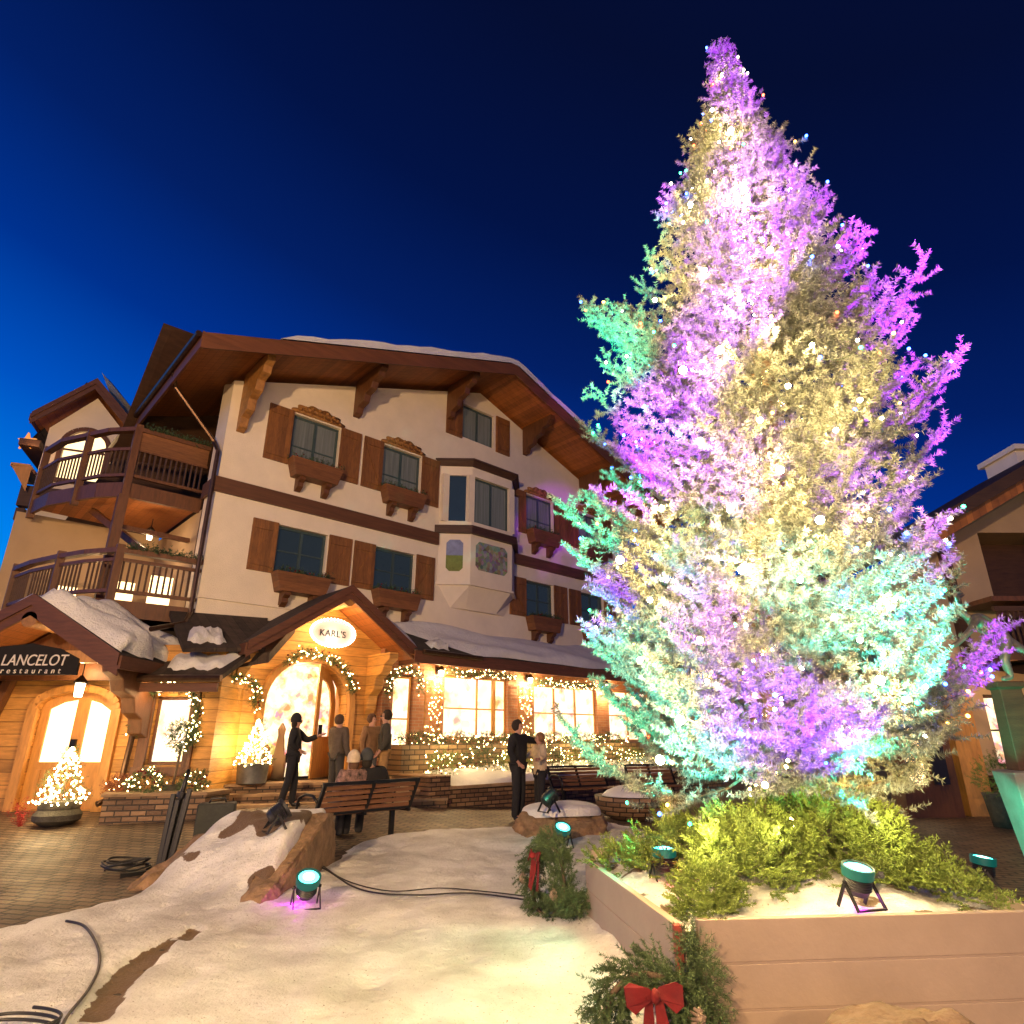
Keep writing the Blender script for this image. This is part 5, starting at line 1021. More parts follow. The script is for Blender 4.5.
# ------------------------------------------------------------------ benches
def bench(name, a, b, label, zb=0):
    a = Vector(a); b = Vector(b); d = (b-a); L = d.length; yaw = math.atan2(d.y, d.x); o = empty(name, (a.x, a.y, zb), yaw, label, 'bench')
    # local: x along, +y towards the sitter's front
    W_ = mat('bench_wood', (.16, .07, .028), .5, .3, 3, .2, 30, (1, 8, 8)) if 'bench_wood' not in bpy.data.materials else bpy.data.materials['bench_wood']
    bk = MB(); 
    for k in range(5):
        z = .50+.075*k; y = -.02-.035*k; bk.box(.06, L-.06, y-.015, y+.015, z-.028, z+.028)
    bk.build('backrest', W_, o, bevel=.004)
    st = MB()
    for k in range(5): st.box(.06, L-.06, .05+.085*k, .12+.085*k, .415, .44)
    st.build('seat', W_, o, bevel=.004)
    for x in (.03, L/2, L-.03):
        f = MB(); f.bar((x, .02, .42), (x, -.20, .86), .045, .05, (1, 0, 0)); f.bar((x, -.02, .41), (x, .48, .41), .045, .04); f.build('frame', METAL, o, bevel=.004)
    rl = MB(); rl.bar((.0, -.195, .86), (L, -.195, .86), .045, .045); rl.bar((.02, .0, .455), (L-.02, .0, .455), .03, .04); rl.build('rail', METAL, o)
    for x in (.22, L-.22):
        l = MB(); l.bar((x, .18, .02), (x, .18, .41), .07, .06); l.bar((x, -.10, .02), (x, .46, .02), .05, .03); l.build('leg', METAL, o, bevel=.004)
    for x in (.0, L):
        ar_ = MB(); ar_.tube([(x, -.08, .62), (x, .05, .70), (x, .25, .71), (x, .42, .66), (x, .48, .55), (x, .46, .42)], .02, 8); ar_.build('armrest', METAL, o, True)
    return o
bench('park_bench', (-2.80, 9.75, 0), (-1.62, 11.0, 0), 'wooden slatted bench seen from behind with two people seated on it')
bench('park_bench', (2.2, 15.6, 0), (.85, 14.9, 0), 'far bench beside the hugging couple before the stone bed wall')
bench('park_bench', (3.9, 16.2, 0), (2.7, 15.8, 0), 'dark bench half hidden by the lowest spruce boughs')

# ------------------------------------------------------------------ people
def skin_obj(name, J, E, m, parent, lv=2, root=0, smooth=True):
    me = bpy.data.meshes.new(name); keys = list(J); ix = {k: i for i, k in enumerate(keys)}
    me.from_pydata([J[k][:3] for k in keys], [(ix[a], ix[b]) for a, b in E], []); me.materials.append(m)
    o = bpy.data.objects.new(name, me); COL.objects.link(o); o.parent = parent
    sk = o.modifiers.new('skin', 'SKIN'); sk.use_smooth_shade = True
    if not me.skin_vertices: me.skin_vertices.new()
    for i, k in enumerate(keys):
        r = J[k][3]; ry = J[k][4] if len(J[k]) > 4 else r; me.skin_vertices[0].data[i].radius = (r, ry); me.skin_vertices[0].data[i].use_root = (i == root)
    ss = o.modifiers.new('sub', 'SUBSURF'); ss.levels = ss.render_levels = lv
    bpy.context.view_layer.update(); ev = o.evaluated_get(bpy.context.evaluated_depsgraph_get()); mm = bpy.data.meshes.new_from_object(ev)
    o.modifiers.clear(); o.data = mm; mm.materials.clear(); mm.materials.append(m); mm.polygons.foreach_set('use_smooth', [True]*len(mm.polygons)); return o
CLOTH = {}
def cloth(c):
    if c not in CLOTH: CLOTH[c] = mat('cloth', c, .9, .2, 14, .3, 60)
    return CLOTH[c]
def person(loc, yaw, label, jacket, trousers, hair, pose={}, hgt=1.75, hat=None, long=0, hood=False, extras=None):
    s = hgt/1.75; o = empty('person', loc, yaw, label, 'person'); o.scale = (s, s, s)
    J = dict(pelvis=(0, 0, .95), waist=(0, 0, 1.10), chest=(0, .0, 1.32), neck=(0, 0, 1.47), skull=(0, -.01, 1.58), crown=(0, 0, 1.68),
        hipL=(.09, 0, .90), hipR=(-.09, 0, .90), kneeL=(.10, -.02, .49), kneeR=(-.10, -.02, .49), ankL=(.10, .02, .09), ankR=(-.10, .02, .09), toeL=(.12, -.15, .04), toeR=(-.12, -.15, .04),
        shL=(.185, 0, 1.41), shR=(-.185, 0, 1.41), elL=(.25, .02, 1.13), elR=(-.25, .02, 1.13), wrL=(.26, -.06, .89), wrR=(-.26, -.06, .89))
    J.update(pose)
    V = {k: Vector(p) for k, p in J.items()}
    rad = dict(pelvis=(.13, .10), waist=(.12, .095), chest=(.145, .10), neck=(.052,), skull=(.082, .095), crown=(.06, .075), hipL=(.088,), hipR=(.088,), kneeL=(.058,), kneeR=(.058,), ankL=(.034,), ankR=(.034,), toeL=(.015,), toeR=(.015,), shL=(.058,), shR=(.058,), elL=(.042,), elR=(.042,), wrL=(.028,), wrR=(.028,))
    B = {k: (*V[k], *rad[k]) for k in V}
    E = [('pelvis', 'waist'), ('waist', 'chest'), ('chest', 'neck'), ('neck', 'skull'), ('skull', 'crown'), ('pelvis', 'hipL'), ('pelvis', 'hipR'), ('hipL', 'kneeL'), ('hipR', 'kneeR'), ('kneeL', 'ankL'), ('kneeR', 'ankR'), ('ankL', 'toeL'), ('ankR', 'toeR'), ('chest', 'shL'), ('chest', 'shR'), ('shL', 'elL'), ('shR', 'elR'), ('elL', 'wrL'), ('elR', 'wrR')]
    fdir = (V['skull']-V['neck']).normalized(); face = Vector(J.get('look', (0, -1, 0))).normalized() if 'look' in J else Vector((0, -1, 0))
    B.pop('look', None)
    B['nose'] = (*(V['skull']+face*.105+Vector((0, 0, -.005))), .014, .018); E.append(('skull', 'nose'))
    for sd in 'LR':
        w_ = V['wr'+sd]; d = (w_-V['el'+sd]).normalized(); x = d.cross(Vector((0, 1, .2))).normalized(); B['palm'+sd] = (*(w_+d*.06), .032, .018); E.append(('wr'+sd, 'palm'+sd))
        for k in range(4):
            q = (k-1.5)*.020; L_ = (.065, .08, .075, .055)[k]; p1 = w_+d*(.09)+x*q; B['f%s%d' % (sd, k)] = (*p1, .009, .009); B['g%s%d' % (sd, k)] = (*(p1+d*L_*.5+Vector((0, -.006, 0))), .0085, .0085); B['h%s%d' % (sd, k)] = (*(p1+d*L_*.9+Vector((0, -.022, 0))), .007, .007)
            E += [('palm'+sd, 'f%s%d' % (sd, k)), ('f%s%d' % (sd, k), 'g%s%d' % (sd, k)), ('g%s%d' % (sd, k), 'h%s%d' % (sd, k))]
        B['t'+sd] = (*(w_+d*.05+x*(-.042)), .010, .010); B['u'+sd] = (*(w_+d*.085+x*(-.055)), .009, .009); E += [('palm'+sd, 't'+sd), ('t'+sd, 'u'+sd)]
    skin_obj('body', B, E, SKIN, o, 1)
    # clothes
    jc = {}; bulge = dict(pelvis=(.185, .15), waist=(.18, .145), chest=(.19, .15), collar=(.085, .085), hem=(.20, .165), shL=(.090,), shR=(.090,), elL=(.070,), elR=(.070,), wrL=(.050,), wrR=(.050,))
    V['collar'] = V['neck']*.75+V['chest']*.25; V['hem'] = V['pelvis']+(V['pelvis']-V['waist'])*((.45+long*3) if V['pelvis'].z > .7 else .0)
    order = ['pelvis', 'waist', 'chest', 'collar', 'hem', 'shL', 'shR', 'elL', 'elR', 'wrL', 'wrR']
    JC = {k: (*V[k], *bulge[k]) for k in order}; JC.pop('pelvis'); skin_obj('jacket', JC, [('hem', 'waist'), ('waist', 'chest'), ('chest', 'collar'), ('chest', 'shL'), ('chest', 'shR'), ('shL', 'elL'), ('shR', 'elR'), ('elL', 'wrL'), ('elR', 'wrR')], jacket if not isinstance(jacket, tuple) else cloth(jacket), o, 2)
    TR_ = {k: (*V[k], *r_) for k, r_ in dict(pelvis=(.13, .10), hipL=(.10,), hipR=(.10,), kneeL=(.078,), kneeR=(.078,), ankL=(.07,), ankR=(.07,)).items()}
    for sd in 'LR': q_ = TR_['ank'+sd]; TR_['ank'+sd] = (q_[0], q_[1], q_[2]-.05, .07)
    skin_obj('trousers', TR_, [('pelvis', 'hipL'), ('pelvis', 'hipR'), ('hipL', 'kneeL'), ('hipR', 'kneeR'), ('kneeL', 'ankL'), ('kneeR', 'ankR')], cloth(trousers), o, 2)
    for sd in 'LR':
        sh_ = {'a': (*(V['ank'+sd]+Vector((0, .02, -.03))), .052), 'b': (*((V['ank'+sd]+V['toe'+sd])/2+Vector((0, 0, -.02))), .05, .04), 'c': (*V['toe'+sd], .045, .035)}; skin_obj('shoe', sh_, [('a', 'b'), ('b', 'c')], BLACK, o, 1)
    hc = V['skull']+Vector((0, .012, .045)); back_ = -face
    h = MB(); h.ball(tuple(hc+back_*.018), .108, 3, (.94, 1.0, 1.22 if hat else 1.02), .03 if not hat else .0); h.v = [v for v in h.v]
    if hat: 
        for i, v in enumerate(h.v):
            if v[2] < hc.z-.055: h.v[i] = (v[0], v[1], hc.z-.055)
        h.build('hat', cloth(hat), o, True); 
        MB().tube([tuple(hc+back_*.01+Vector((.092*math.cos(a), .098*math.sin(a), -.045))) for a in np.linspace(0, 2*math.pi, 17)], .016, 6, False).build('hat_brim', cloth(hat), o, True)
        if hair: MB().ball(tuple(V['skull']+back_*.045+Vector((0, 0, -.05))), .088, 2, (1, .8, 1.2)).build('hair', cloth(hair), o, True)
    else:
        for i, v in enumerate(h.v):
            q = Vector(v)-hc
            if q.dot(face) > .045 and q.z < .04: h.v[i] = tuple(hc+q-face*(q.dot(face)-.045))
        h.build('hair', cloth(hair), o, True)
    for sx in (-1, 1):
        e_ = V['skull']+face*.085+face.cross(Vector((0, 0, 1)))*.032*sx+Vector((0, 0, .02)); MB().ball(tuple(e_), .010, 1).build('eye', BLACK, o)
    if extras: extras(o, V, face)
    return o
gx = lambda x, y: (x, y, ground(x, y))
person(gx(-4.18, 12.85), math.radians(100), 'person in black coat and bobble hat pointing an arm toward the steps', (.012, .012, .014), (.012, .012, .015), (.02, .012, .008), dict(elL=(.22, -.20, 1.22), wrL=(.16, -.42, 1.30), elR=(-.24, .04, 1.15), wrR=(-.15, -.12, 1.05), kneeR=(-.10, .03, .49), ankR=(-.12, .14, .09), toeR=(-.12, -.03, .04), kneeL=(.10, -.06, .50), ankL=(.11, -.05, .09), toeL=(.12, -.22, .04)), 1.68, (.015, .015, .018))
person((-3.45, 13.25, .28), math.radians(150), 'person in grey brown coat with their back turned, standing on the steps', (.10, .075, .055), (.05, .045, .04), (.09, .05, .03), dict(elL=(.24, -.12, 1.18), wrL=(.14, -.26, 1.25)), 1.66, None, .12)
def glasses(o, V, face):
    p = V['skull']+face*.10+Vector((0, 0, .022)); s_ = face.cross(Vector((0, 0, 1)))*.055; MB().bar(tuple(p-s_), tuple(p+s_), .02, .03).bar(tuple(p+s_), tuple(p+s_-face*.1), .008).bar(tuple(p-s_), tuple(p-s_-face*.1), .008).build('glasses', BLACK, o)
person((-2.62, 13.75, .25), math.radians(-75), 'tall person in dark olive jacket, tan trousers and dark glasses in profile', (.055, .05, .035), (.33, .19, .07), (.03, .018, .01), dict(wrL=(.22, -.10, .95), wrR=(-.22, -.10, .95)), 1.80, None, 0, False, glasses)
person((-2.95, 13.95, .30), math.radians(60), 'person in worn brown jacket and jeans close to the tall person in profile', (.22, .12, .06), (.09, .09, .10), (.10, .05, .025), {}, 1.68)
FLORAL = mat('floral_jacket', (.02, .025, .02), .85, .5, 13, .1, col2=(.42, .24, .20))
SIT = dict(pelvis=(0, 0, .52), waist=(0, .02, .68), chest=(0, .02, .90), neck=(0, 0, 1.05), skull=(0, -.02, 1.16), crown=(0, -.01, 1.26), hipL=(.10, -.02, .52), hipR=(-.10, -.02, .52), kneeL=(.12, -.42, .50), kneeR=(-.12, -.42, .50), ankL=(.12, -.45, .10), ankR=(-.12, -.45, .10), toeL=(.13, -.62, .05), toeR=(-.13, -.62, .05), shL=(.18, .02, .99), shR=(-.18, .02, .99), elL=(.25, -.02, .73), elR=(-.25, -.02, .73), wrL=(.14, -.22, .70), wrR=(-.14, -.22, .70))
by_ = math.radians(46.6+180)
bd = Vector((math.cos(math.radians(46.6)), math.sin(math.radians(46.6)), 0)); bn = Vector((-bd.y, bd.x, 0))
q = Vector((-2.80, 9.75, 0))+bd*.72+bn*.20; person(tuple(q), by_, 'seated person in floral patterned jacket and cream knit hat, back to camera', FLORAL, (.04, .04, .05), (.12, .06, .03), SIT, 1.72, (.62, .50, .34))
SIT2 = dict(SIT); SIT2.update(elR=(-.30, .0, .76), wrR=(-.34, -.1, .62))
q = Vector((-2.80, 9.75, 0))+bd*1.10+bn*.22; person(tuple(q), by_, 'seated person in black coat and dark knit hat leaning on the neighbour', (.015, .014, .014), (.02, .02, .025), (.02, .015, .01), dict(SIT2, skull=(.13, -.02, 1.17), crown=(.17, -.01, 1.27), neck=(.05, 0, 1.05)), 1.74, (.05, .055, .055))
person((.12, 13.15, 0), math.radians(60), 'tall person in black coat hugging the neighbour in a cream jacket', (.012, .012, .014), (.014, .014, .016), (.03, .02, .015), dict(elL=(.40, -.05, 1.36), wrL=(.58, -.16, 1.34), elR=(-.28, .02, 1.15), wrR=(-.2, -.1, 1.0)), 1.84)
person((.55, 13.35, 0), math.radians(-70), 'shorter person in cream jacket and black trousers held in a hug', (.60, .47, .30), (.015, .015, .018), (.25, .13, .06), dict(elR=(-.36, -.08, 1.24), wrR=(-.52, -.25, 1.22), elL=(.33, -.05, 1.22), wrL=(.45, -.2, 1.2)), 1.60, None, .10)

# ------------------------------------------------------------------ garlands, potted trees, shrubs and small things
def garland(name, pts, r, label, seed, n=None, tot=None, nb=28, red=True, parent=None, twl=.10):
    o = empty(name, (0, 0, 0), 0, label, 'garland', 'lit garlands on the hotel'); L_ = sum((Vector(b)-Vector(a)).length for a, b in zip(pts[:-1], pts[1:])); n = int(240*L_)
    foliage('greenery', *path_twigs(pts, r, n, twl, seed), 22, .035, .006, GREENF, o, splay=.7, seed=seed)
    bulbs('fairy_lights', path_pts(pts, int(nb*L_), r*1.1+.03, seed), .014, FAIRY, o)
    if red:
        b = MB()
        for p in path_pts(pts, int(9*L_), r*1.05+.02, seed+1): b.ball(tuple(p), .024, 1)
        b.build('berries', REDV, o, True, fix=False)['kind'] = 'stuff'
    return o
def LW(*a): return [tuple(L2W(*q)) for q in a]
garland('garland', [(-7.05, 12.3, 1.55), (-7.0, 12.3, 2.05), (-6.8, 12.28, 2.32), (-6.45, 12.25, 2.42), (-6.05, 12.28, 2.3), (-5.88, 12.3, 1.95), (-5.9, 12.3, 1.5)], .07, 'garland arched over the narrow wing window beside the downspout', 11)
garland('garland', LW((.15, -1.25, 1.95), (.1, -1.3, 2.35), (.35, -1.3, 2.6), (.7, -1.3, 2.62), (1.05, -1.25, 2.5), (1.12, -1.2, 2.05)), .08, 'dark green garland hanging left of the arched shop entrance', 12)
garland('garland', LW((1.75, -1.0, 3.02), (2.05, -1.05, 3.28), (2.5, -1.05, 3.22), (2.95, -1.05, 3.1), (3.3, -1.02, 2.75), (3.42, -1.0, 2.45)), .10, 'garland draped over the arch under the oval sign', 13)
garland('garland', LW((4.28, -1.15, 2.45), (4.32, -1.15, 2.85), (4.7, -1.2, 3.1), (5.15, -1.15, 3.0), (5.22, -1.15, 2.55)), .08, 'garland arched round the narrow glazed door right of the porch', 14)
garland('garland', LW((6.0, -1.2, 3.12), (6.7, -1.25, 3.05), (7.3, -1.25, 3.12), (8.35, -1.2, 3.08)), .09, 'straight garland along the top of the large shop window', 15)
garland('garland', LW((9.3, -1.2, 3.02), (10.5, -1.25, 2.98), (12.3, -1.2, 3.02)), .09, 'garland over the shop window behind the spruce', 16, red=False)
# lit trellis panels between the windows
for t_, nm in ((5.62, 'gilded trellis panel with bulbs left of the large shop window'), (8.85, 'gilded trellis panel with a hanging heart between two shop windows')):
    o = empty('lit_trellis', tuple(L2W(t_, -1.1, 1.45)), ANG, nm, 'trellis', 'trellis panels on the brick wall'); m = MB()
    for x in (-.24, .24): m.box(x-.02, x+.02, -.03, .0, 0, 1.42)
    for z in np.arange(.06, 1.4, .19): m.box(-.22, .22, -.025, -.005, z-.012, z+.012)
    for x in (-.08, .08): m.box(x-.012, x+.012, -.04, -.026, .02, 1.4)
    m.build('frame', CARVE, o)
    Rr = np.random.default_rng(int(t_*10)); P = np.stack([Rr.uniform(-.25, .25, 70), np.full(70, -.06), Rr.uniform(0, 1.45, 70)], 1); bulbs('fairy_lights', P, .012, FAIRY, o); foliage('greenery', P, P+Rr.normal(0, .05, P.shape), 14, .04, .006, CARVE, o)
    if t_ > 8: MB().tube([(.12*math.sin(a)**3*1.1, -.09, .78+.10*(math.cos(a)-.4*math.cos(2*a)-.15*math.cos(3*a))) for a in np.linspace(0, 2*math.pi, 20)], .016, 6, False).build('heart', STUCCO, o)
# potted trees of light
def pot_tree(loc, h, r, label, seed, potprof, potmat, density=230, power=60, star=False, bulbn=230):
    o = empty('potted_light_tree', loc, 0, label, 'potted tree', 'potted trees in lights'); MB().lathe(potprof, 26).build('pot', potmat, o, 'auto'); z0 = max(p[1] for p in potprof)-.04
    R = np.random.default_rng(seed); z = R.random(density)**1.2; a = R.uniform(0, 6.283, density); rr = r*(1-z)*R.uniform(.2, 1, density)+.02
    P = np.stack([rr*np.cos(a), rr*np.sin(a), z0+z*h], 1); D = np.stack([np.cos(a)*.8, np.sin(a)*.8, R.uniform(.1, .9, density)], 1)
    foliage('foliage', P, P+D*.11, 24, .03, .005, GREENF, o, seed=seed)
    n = bulbn; z = R.random(n)**1.15; a = R.uniform(0, 6.283, n); rr = r*(1-z)*R.uniform(.55, 1.08, n)+.02; bulbs('fairy_lights', np.stack([rr*np.cos(a), rr*np.sin(a), z0+z*h*1.02], 1), .016, FAIRY, o)
    MB().tube([(0, 0, z0-.1), (0, 0, z0+h*.9)], .02, 6).build('trunk', BARK, o)
    lamp('tree_light', (0, -.32, z0+h*.45), power, (1, .70, .34), .15, o); return o
STONEP = mat('dark_stone_pot', (.07, .065, .05), .8, .4, 10, .6); GALV = mat('galvanised_tub', (.16, .17, .17), .45, .3, 6, .2, metal=.5)
pot_tree((-7.45, 11.35, ground(-7.45, 11.35)), .85, .42, 'glowing little tree in a bulging dark stone pot by the restaurant door', 5, [(.22, 0), (.34, .08), (.35, .16), (.29, .24), (.30, .27), (.30, .36), (.26, .36)], STONEP, power=55)
pot_tree((-5.15, 13.45, .62), .85, .36, 'glowing little tree in a round metal tub on the terrace', 6, [(.25, 0), (.28, .02), (.30, .36), (.31, .38), (.27, .38)], GALV, power=55)
# red twigs beside the stone pot
Rr = np.random.default_rng(8); P = np.tile(np.array([[-7.95, 11.25, .12]]), (26, 1)); D = np.stack([Rr.normal(-.05, .10, 26), Rr.normal(0, .08, 26), Rr.uniform(.2, .5, 26)], 1)
tw = foliage('red_twigs', P, P+D, 26, .05, .008, mat('red_leaves', (.30, .02, .02), .7, .3, 9, 0)); tag(tw, 'sprays of red twigs standing beside the dark stone pot', 'twigs')
# topiary ball on a stem
o = empty('topiary_tree', (-6.05, 12.15, .55), 0, 'lit ball shaped topiary on a thin stem before the wing window', 'topiary'); MB().tube([(0, 0, 0), (.03, 0, .4), (.05, 0, .8)], .022, 6).build('trunk', BARK, o)
foliage('crown', *blob_twigs((.05, 0, .95), (.27, .25, .27), 420, .07, 3), 26, .03, .006, GREENF, o); bulbs('fairy_lights', blob_twigs((.05, 0, .95), (.30, .28, .30), 60, .01, 4, shell=.95)[0], .011, FAIRY, o)
MB().lathe([(.13, -.02), (.16, .14), (.14, .14)], 16).build('pot', STONEP, o)
# stone beds at the left of the steps
sbm = empty('stone_bed', (0, 0, 0), 0, 'low rough stone bed left of the steps filled with lit shrubs', 'stone bed')
bp2 = [(-7.25, 12.35), (-6.75, 11.35), (-5.25, 11.75), (-5.15, 12.5)]
cx_, cy_ = -6.0, 12.05
m = MB(); q0 = [(x, y, -.05) for x, y in bp2]; q1 = [(x, y, .55) for x, y in bp2]; m.add(q0+q1, [(0,1,5,4),(1,2,6,5),(2,3,7,6),(3,0,4,7),(4,5,6,7)]); m.build('wall', STONE, sbm)
m = MB(); q = [(cx_+(x-cx_)*1.04, cy_+(y-cy_)*1.06) for x, y in bp2]; m.add([(x, y, .555) for x, y in q]+[(x, y, .60) for x, y in q], [(0,1,5,4),(1,2,6,5),(2,3,7,6),(3,0,4,7),(4,5,6,7),(3,2,1,0)]); m.build('coping', TREAD, sbm)
def shrub(loc, r, label, seed, lit=30, m=GREENF, cat='shrub', grp='lit shrubs in the beds', red=0, n=260, snow=False):
    o = empty('shrub', loc, 0, label, cat, grp); foliage('foliage', *blob_twigs((0, 0, r[2]*.6), r, n, .09, seed, .5), 20, .035, .007, m, o, seed=seed)
    if lit: bulbs('fairy_lights', blob_twigs((0, 0, r[2]*.6), np.array(r)*1.08, lit, .01, seed+1, shell=.9)[0], .012, FAIRY, o)
    if red:
        b = MB()
        for p in blob_twigs((0, 0, r[2]*.6), np.array(r)*1.05, red, .01, seed+2, shell=.9)[0]: b.ball(tuple(p), .022, 1)
        b.build('berries', REDV, o, True, fix=False)['kind'] = 'stuff'
    return o
shrub((-6.3, 11.75, .6), (.30, .22, .24), 'lit shrub with red berries in the stone bed below the wing window', 51, 40, red=26)
shrub((-6.85, 11.95, .6), (.25, .2, .14), 'low reddish shrub at the left end of the stone bed', 52, 12, mat('russet_leaves', (.22, .07, .03), .7, .4, 9, 0))
shrub((-5.6, 12.0, .6), (.25, .2, .2), 'green shrub at the right end of the stone bed', 53, 22, red=8)
cols = ['left end pier', 'large window left pane', 'large window centre', 'large window right pane', 'second trellis', 'black coated hugger', 'far bench left end', 'far bench right end', 'spruce skirt']
for k in range(9):
    t_ = 5.2+1.05*k; d_ = -2.25-.09*k; p = L2W(t_, d_, .72); shrub(tuple(p), (.42+.1*(k % 3), .32, .30+.06*(k % 2)), 'lit snowy shrub in the bed in front of the %s' % cols[k], 60+k, 46, GREENF if k % 2 else GREENY, red=8, n=320)
for k in range(7):
    t_ = 5.0+1.2*k; p = L2W(t_, -1.4, 1.32); shrub(tuple(p), (.58, .16, .16), ['boughs on the stone ledge below the lit trellis', 'boughs on the ledge under the large shop window left', 'boughs on the ledge under the large shop window right', 'boughs on the ledge below the heart trellis', 'boughs on the ledge under the second window left', 'boughs on the ledge under the second window right', 'boughs on the ledge hidden by the spruce'][k], 80+k, 34, GREENF, 'boughs', 'bough bundles on the window ledge', 10, 260)
for t_ in (5.6, 7.8, 10.0, 12.0): lamp('bed_light', tuple(L2W(t_, -2.2, 1.5)), 34, (1, .72, .34), .1)
# round stone planter near the tree
o = empty('round_stone_planter', (2.35, 13.4, 0), 0, 'round stacked stone planter heaped with snow left behind the spruce', 'planter'); MB().lathe([(.42, 0), (.62, .12), (.72, .30), (.74, .42), (.60, .42)], 24).build('bowl', STONE, o, True); MB().lathe([(.62, .40), (.5, .50), (.3, .58), (.05, .62)], 20).build('snow_cap', SNOWC, o, True)

# cables
def cable(pts, r, label, name='cable'):
    P = []
    n = len(pts); V_ = [Vector(p) for p in pts]
    for i in range(n-1):
        a, b, c, d = V_[max(i-1, 0)], V_[i], V_[i+1], V_[min(i+2, n-1)]
        for k in range(6):
            t = k/6; P.append(.5*((2*b)+(c-a)*t+(2*a-5*b+4*c-d)*t*t+(3*b-a-3*c+d)*t**3))
    P.append(V_[-1]); o = MB().tube(P, r, 6).build(name, BLACK, None, True); tag(o, label, 'cable'); return o
def gpx(L, z=.085): return [tuple(onz(u, v, z)) for u, v in L]
cable(gpx([(312, 862), (330, 872), (352, 886), (378, 893), (420, 895), (470, 893), (528, 900)]), .008, 'thick black cable running over the snow to the small wreath')
cable(gpx([(318, 862), (345, 880), (390, 891), (440, 888), (490, 892), (524, 896)]), .006, 'thin black cable curving beside the thick one over the snow')
cable(gpx([(66, 921), (84, 926), (97, 945), (99, 966), (88, 990), (66, 1018), (58, 1040)], .07), .010, 'black cable looping down the snow at the lower left')
lp_ = [tuple(onz(2, 1032, .1)+Vector((.24*math.cos(a)+.02*math.sin(a*3), .13*math.sin(a)*(1+.03*a), .003*a))) for a in np.linspace(0, 14, 46)]
cable(lp_, .008, 'coil of black cable lying at the bottom left corner')
cable([(-4.55+.24*math.cos(a)+.04*math.sin(2.3*a), 8.35+.22*math.sin(a)+.03*math.cos(3.1*a), .02+.004*a+.03*abs(math.sin(a*1.7))) for a in np.linspace(0, 26, 80)], .012, 'tangled heap of black cable beside the folded stands')
# speaker case and folded stands
o = empty('equipment_case', (-3.78, 8.85, .04), math.radians(18), 'upright dark grey equipment case leaning behind the rock', 'case'); MB().box(-.22, .22, -.17, .17, 0, .66).build('body', mat('case_cloth', (.03, .033, .03), .8, .2, 20, .2), o, bevel=.02); MB().tube([(-.10, 0, .66), (-.08, 0, .71), (.08, 0, .71), (.10, 0, .66)], .014, 6).build('handle', BLACK, o, True)
o = empty('folded_stands', (-4.12, 8.35, .0), math.radians(10), 'bundle of folded black tripod stands leaning beside the case', 'stand')
for k, (x, y, hx) in enumerate(((0, 0, .10), (.05, .05, .14), (-.05, .03, .07), (.0, .08, .12), (.08, 0, .16))):
    MB().bar((x, y, 0), (x+hx*.6, y, .78+.03*k), .055).build('leg', BLACK, o, bevel=.008)
MB().tube([(0, .03, .3), (.09, .03, .9), (.12, .03, 1.12)], [.032, .028, .018], 10).build('pole', METAL, o, True); MB().tube([(.07, .03, .80), (.085, .03, .86)], .055, 10).build('collar', BLACK, o)
MB().bar((-.35, -.25, .02), (.1, .0, .03), .04).build('foot', METAL, o)

# ------------------------------------------------------------------ pedestal and leaping bronze statue at the right edge
o = empty('statue_pedestal', (6.15, 8.1, 0), math.radians(-12), 'tapering dark pedestal lit teal on one side at the right edge', 'pedestal')
MB().lathe([(.26, 0), (.25, .08), (.24, .12), (.36, 1.02), (.37, 1.10), (.28, 1.12)], 4, M=Matrix.Rotation(math.radians(45), 4, 'Z')).build('base', mat('painted_concrete', (.22, .22, .20), .7, .2, 5, .2), o, bevel=.01)
MB().lathe([(.20, 1.12), (.17, 2.05), (.22, 2.07), (.22, 2.14)], 4, M=Matrix.Rotation(math.radians(45), 4, 'Z')).build('shaft', WOODD, o, bevel=.01)
BRONZE = mat('bronze', (.20, .20, .17), .45, .3, 10, .3, metal=.4)
st_ = empty('leaping_statue', (6.05, 8.0, 2.16), math.radians(-5), 'bronze statue of a leaping child with outspread arms, lit teal', 'statue')
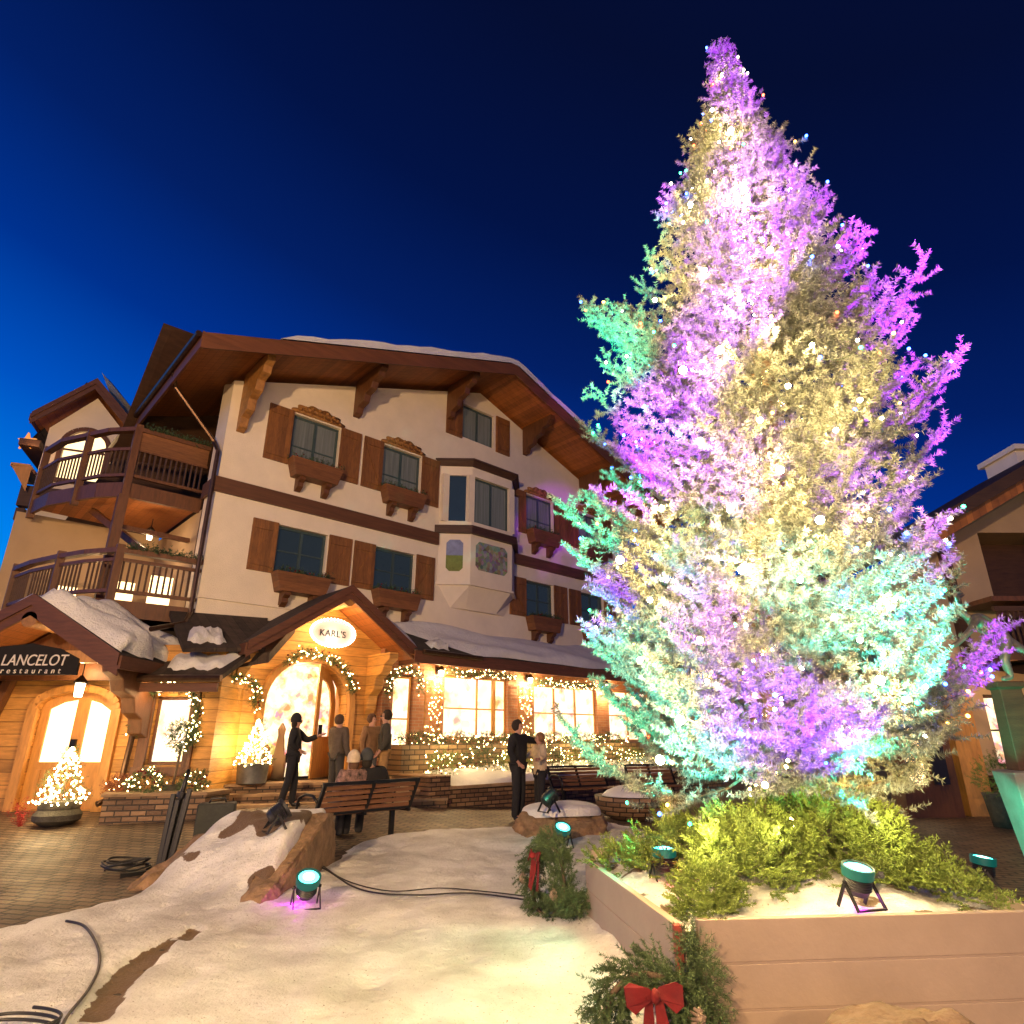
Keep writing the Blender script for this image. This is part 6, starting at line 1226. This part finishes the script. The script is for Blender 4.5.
J = dict(pelvis=(.10, 0, .55, .10), waist=(.0, 0, .62, .09), chest=(-.12, 0, .70, .12, .09), neck=(-.24, 0, .80, .04), head=(-.31, 0, .90, .075), crown=(-.35, 0, .97, .05), a1=(-.17, -.10, .74, .05), a2=(-.35, -.22, .58, .04), a3=(-.55, -.26, .42, .03), a4=(-.64, -.27, .38, .03), b1=(-.12, .10, .78, .05), b2=(.10, .24, .84, .04), b3=(.34, .30, .70, .03), b4=(.42, .30, .64, .03),
    h1=(.14, -.08, .48, .075), k1=(.02, -.12, .22, .055), f1=(.06, -.10, .02, .04), g1=(-.06, -.10, .0, .03), h2=(.20, .08, .52, .075), k2=(.42, .10, .36, .055), f2=(.62, .12, .12, .04), g2=(.68, .12, .03, .03))
skin_obj('body', J, [('pelvis', 'waist'), ('waist', 'chest'), ('chest', 'neck'), ('neck', 'head'), ('head', 'crown'), ('chest', 'a1'), ('a1', 'a2'), ('a2', 'a3'), ('a3', 'a4'), ('chest', 'b1'), ('b1', 'b2'), ('b2', 'b3'), ('b3', 'b4'), ('pelvis', 'h1'), ('h1', 'k1'), ('k1', 'f1'), ('f1', 'g1'), ('pelvis', 'h2'), ('h2', 'k2'), ('k2', 'f2'), ('f2', 'g2')], BRONZE, st_, 2)
for k in range(5): MB().tube([(-.33+.02*k, (k-2)*.03, .98), (-.36+.04*k, (k-2)*.05, 1.05+.03*(k % 2)), (-.30+.05*k, (k-2)*.07, 1.10)], [.03, .02, .006], 6).build('hair_lock', BRONZE, st_, True)
shrub((8.7, 12.2, .55), (.42, .35, .42), 'round clipped shrub on thin stems in front of the lodge window', 95, 0, GREENY, grp=None)
o = empty('bush_tub', (8.7, 12.2, 0), 0, 'dark tub under the clipped shrub by the lodge', 'tub'); MB().lathe([(.22, 0), (.28, .5), (.30, .55), (.26, .55)], 16).build('pot', STONEP, o, True)

# buildings and trees beyond the spruce
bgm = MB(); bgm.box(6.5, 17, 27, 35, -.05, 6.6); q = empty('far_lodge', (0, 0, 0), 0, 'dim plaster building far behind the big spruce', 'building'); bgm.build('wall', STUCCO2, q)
MB().add([(5.6, 26, 6.2), (18, 26, 6.2), (18, 31, 9), (5.6, 31, 9), (5.6, 26, 6.0), (18, 26, 6.0), (18, 31, 8.8), (5.6, 31, 8.8)], [(0,1,2,3),(4,7,6,5),(0,4,5,1),(1,5,6,2),(2,6,7,3),(3,7,4,0)]).build('roof', WOODD, q)
for k in range(5): window(7.4+2*k, 8.5+2*k, 3.6, 4.9, GLASS if k % 2 else LIT, 1, None, 26.93, .08, q)
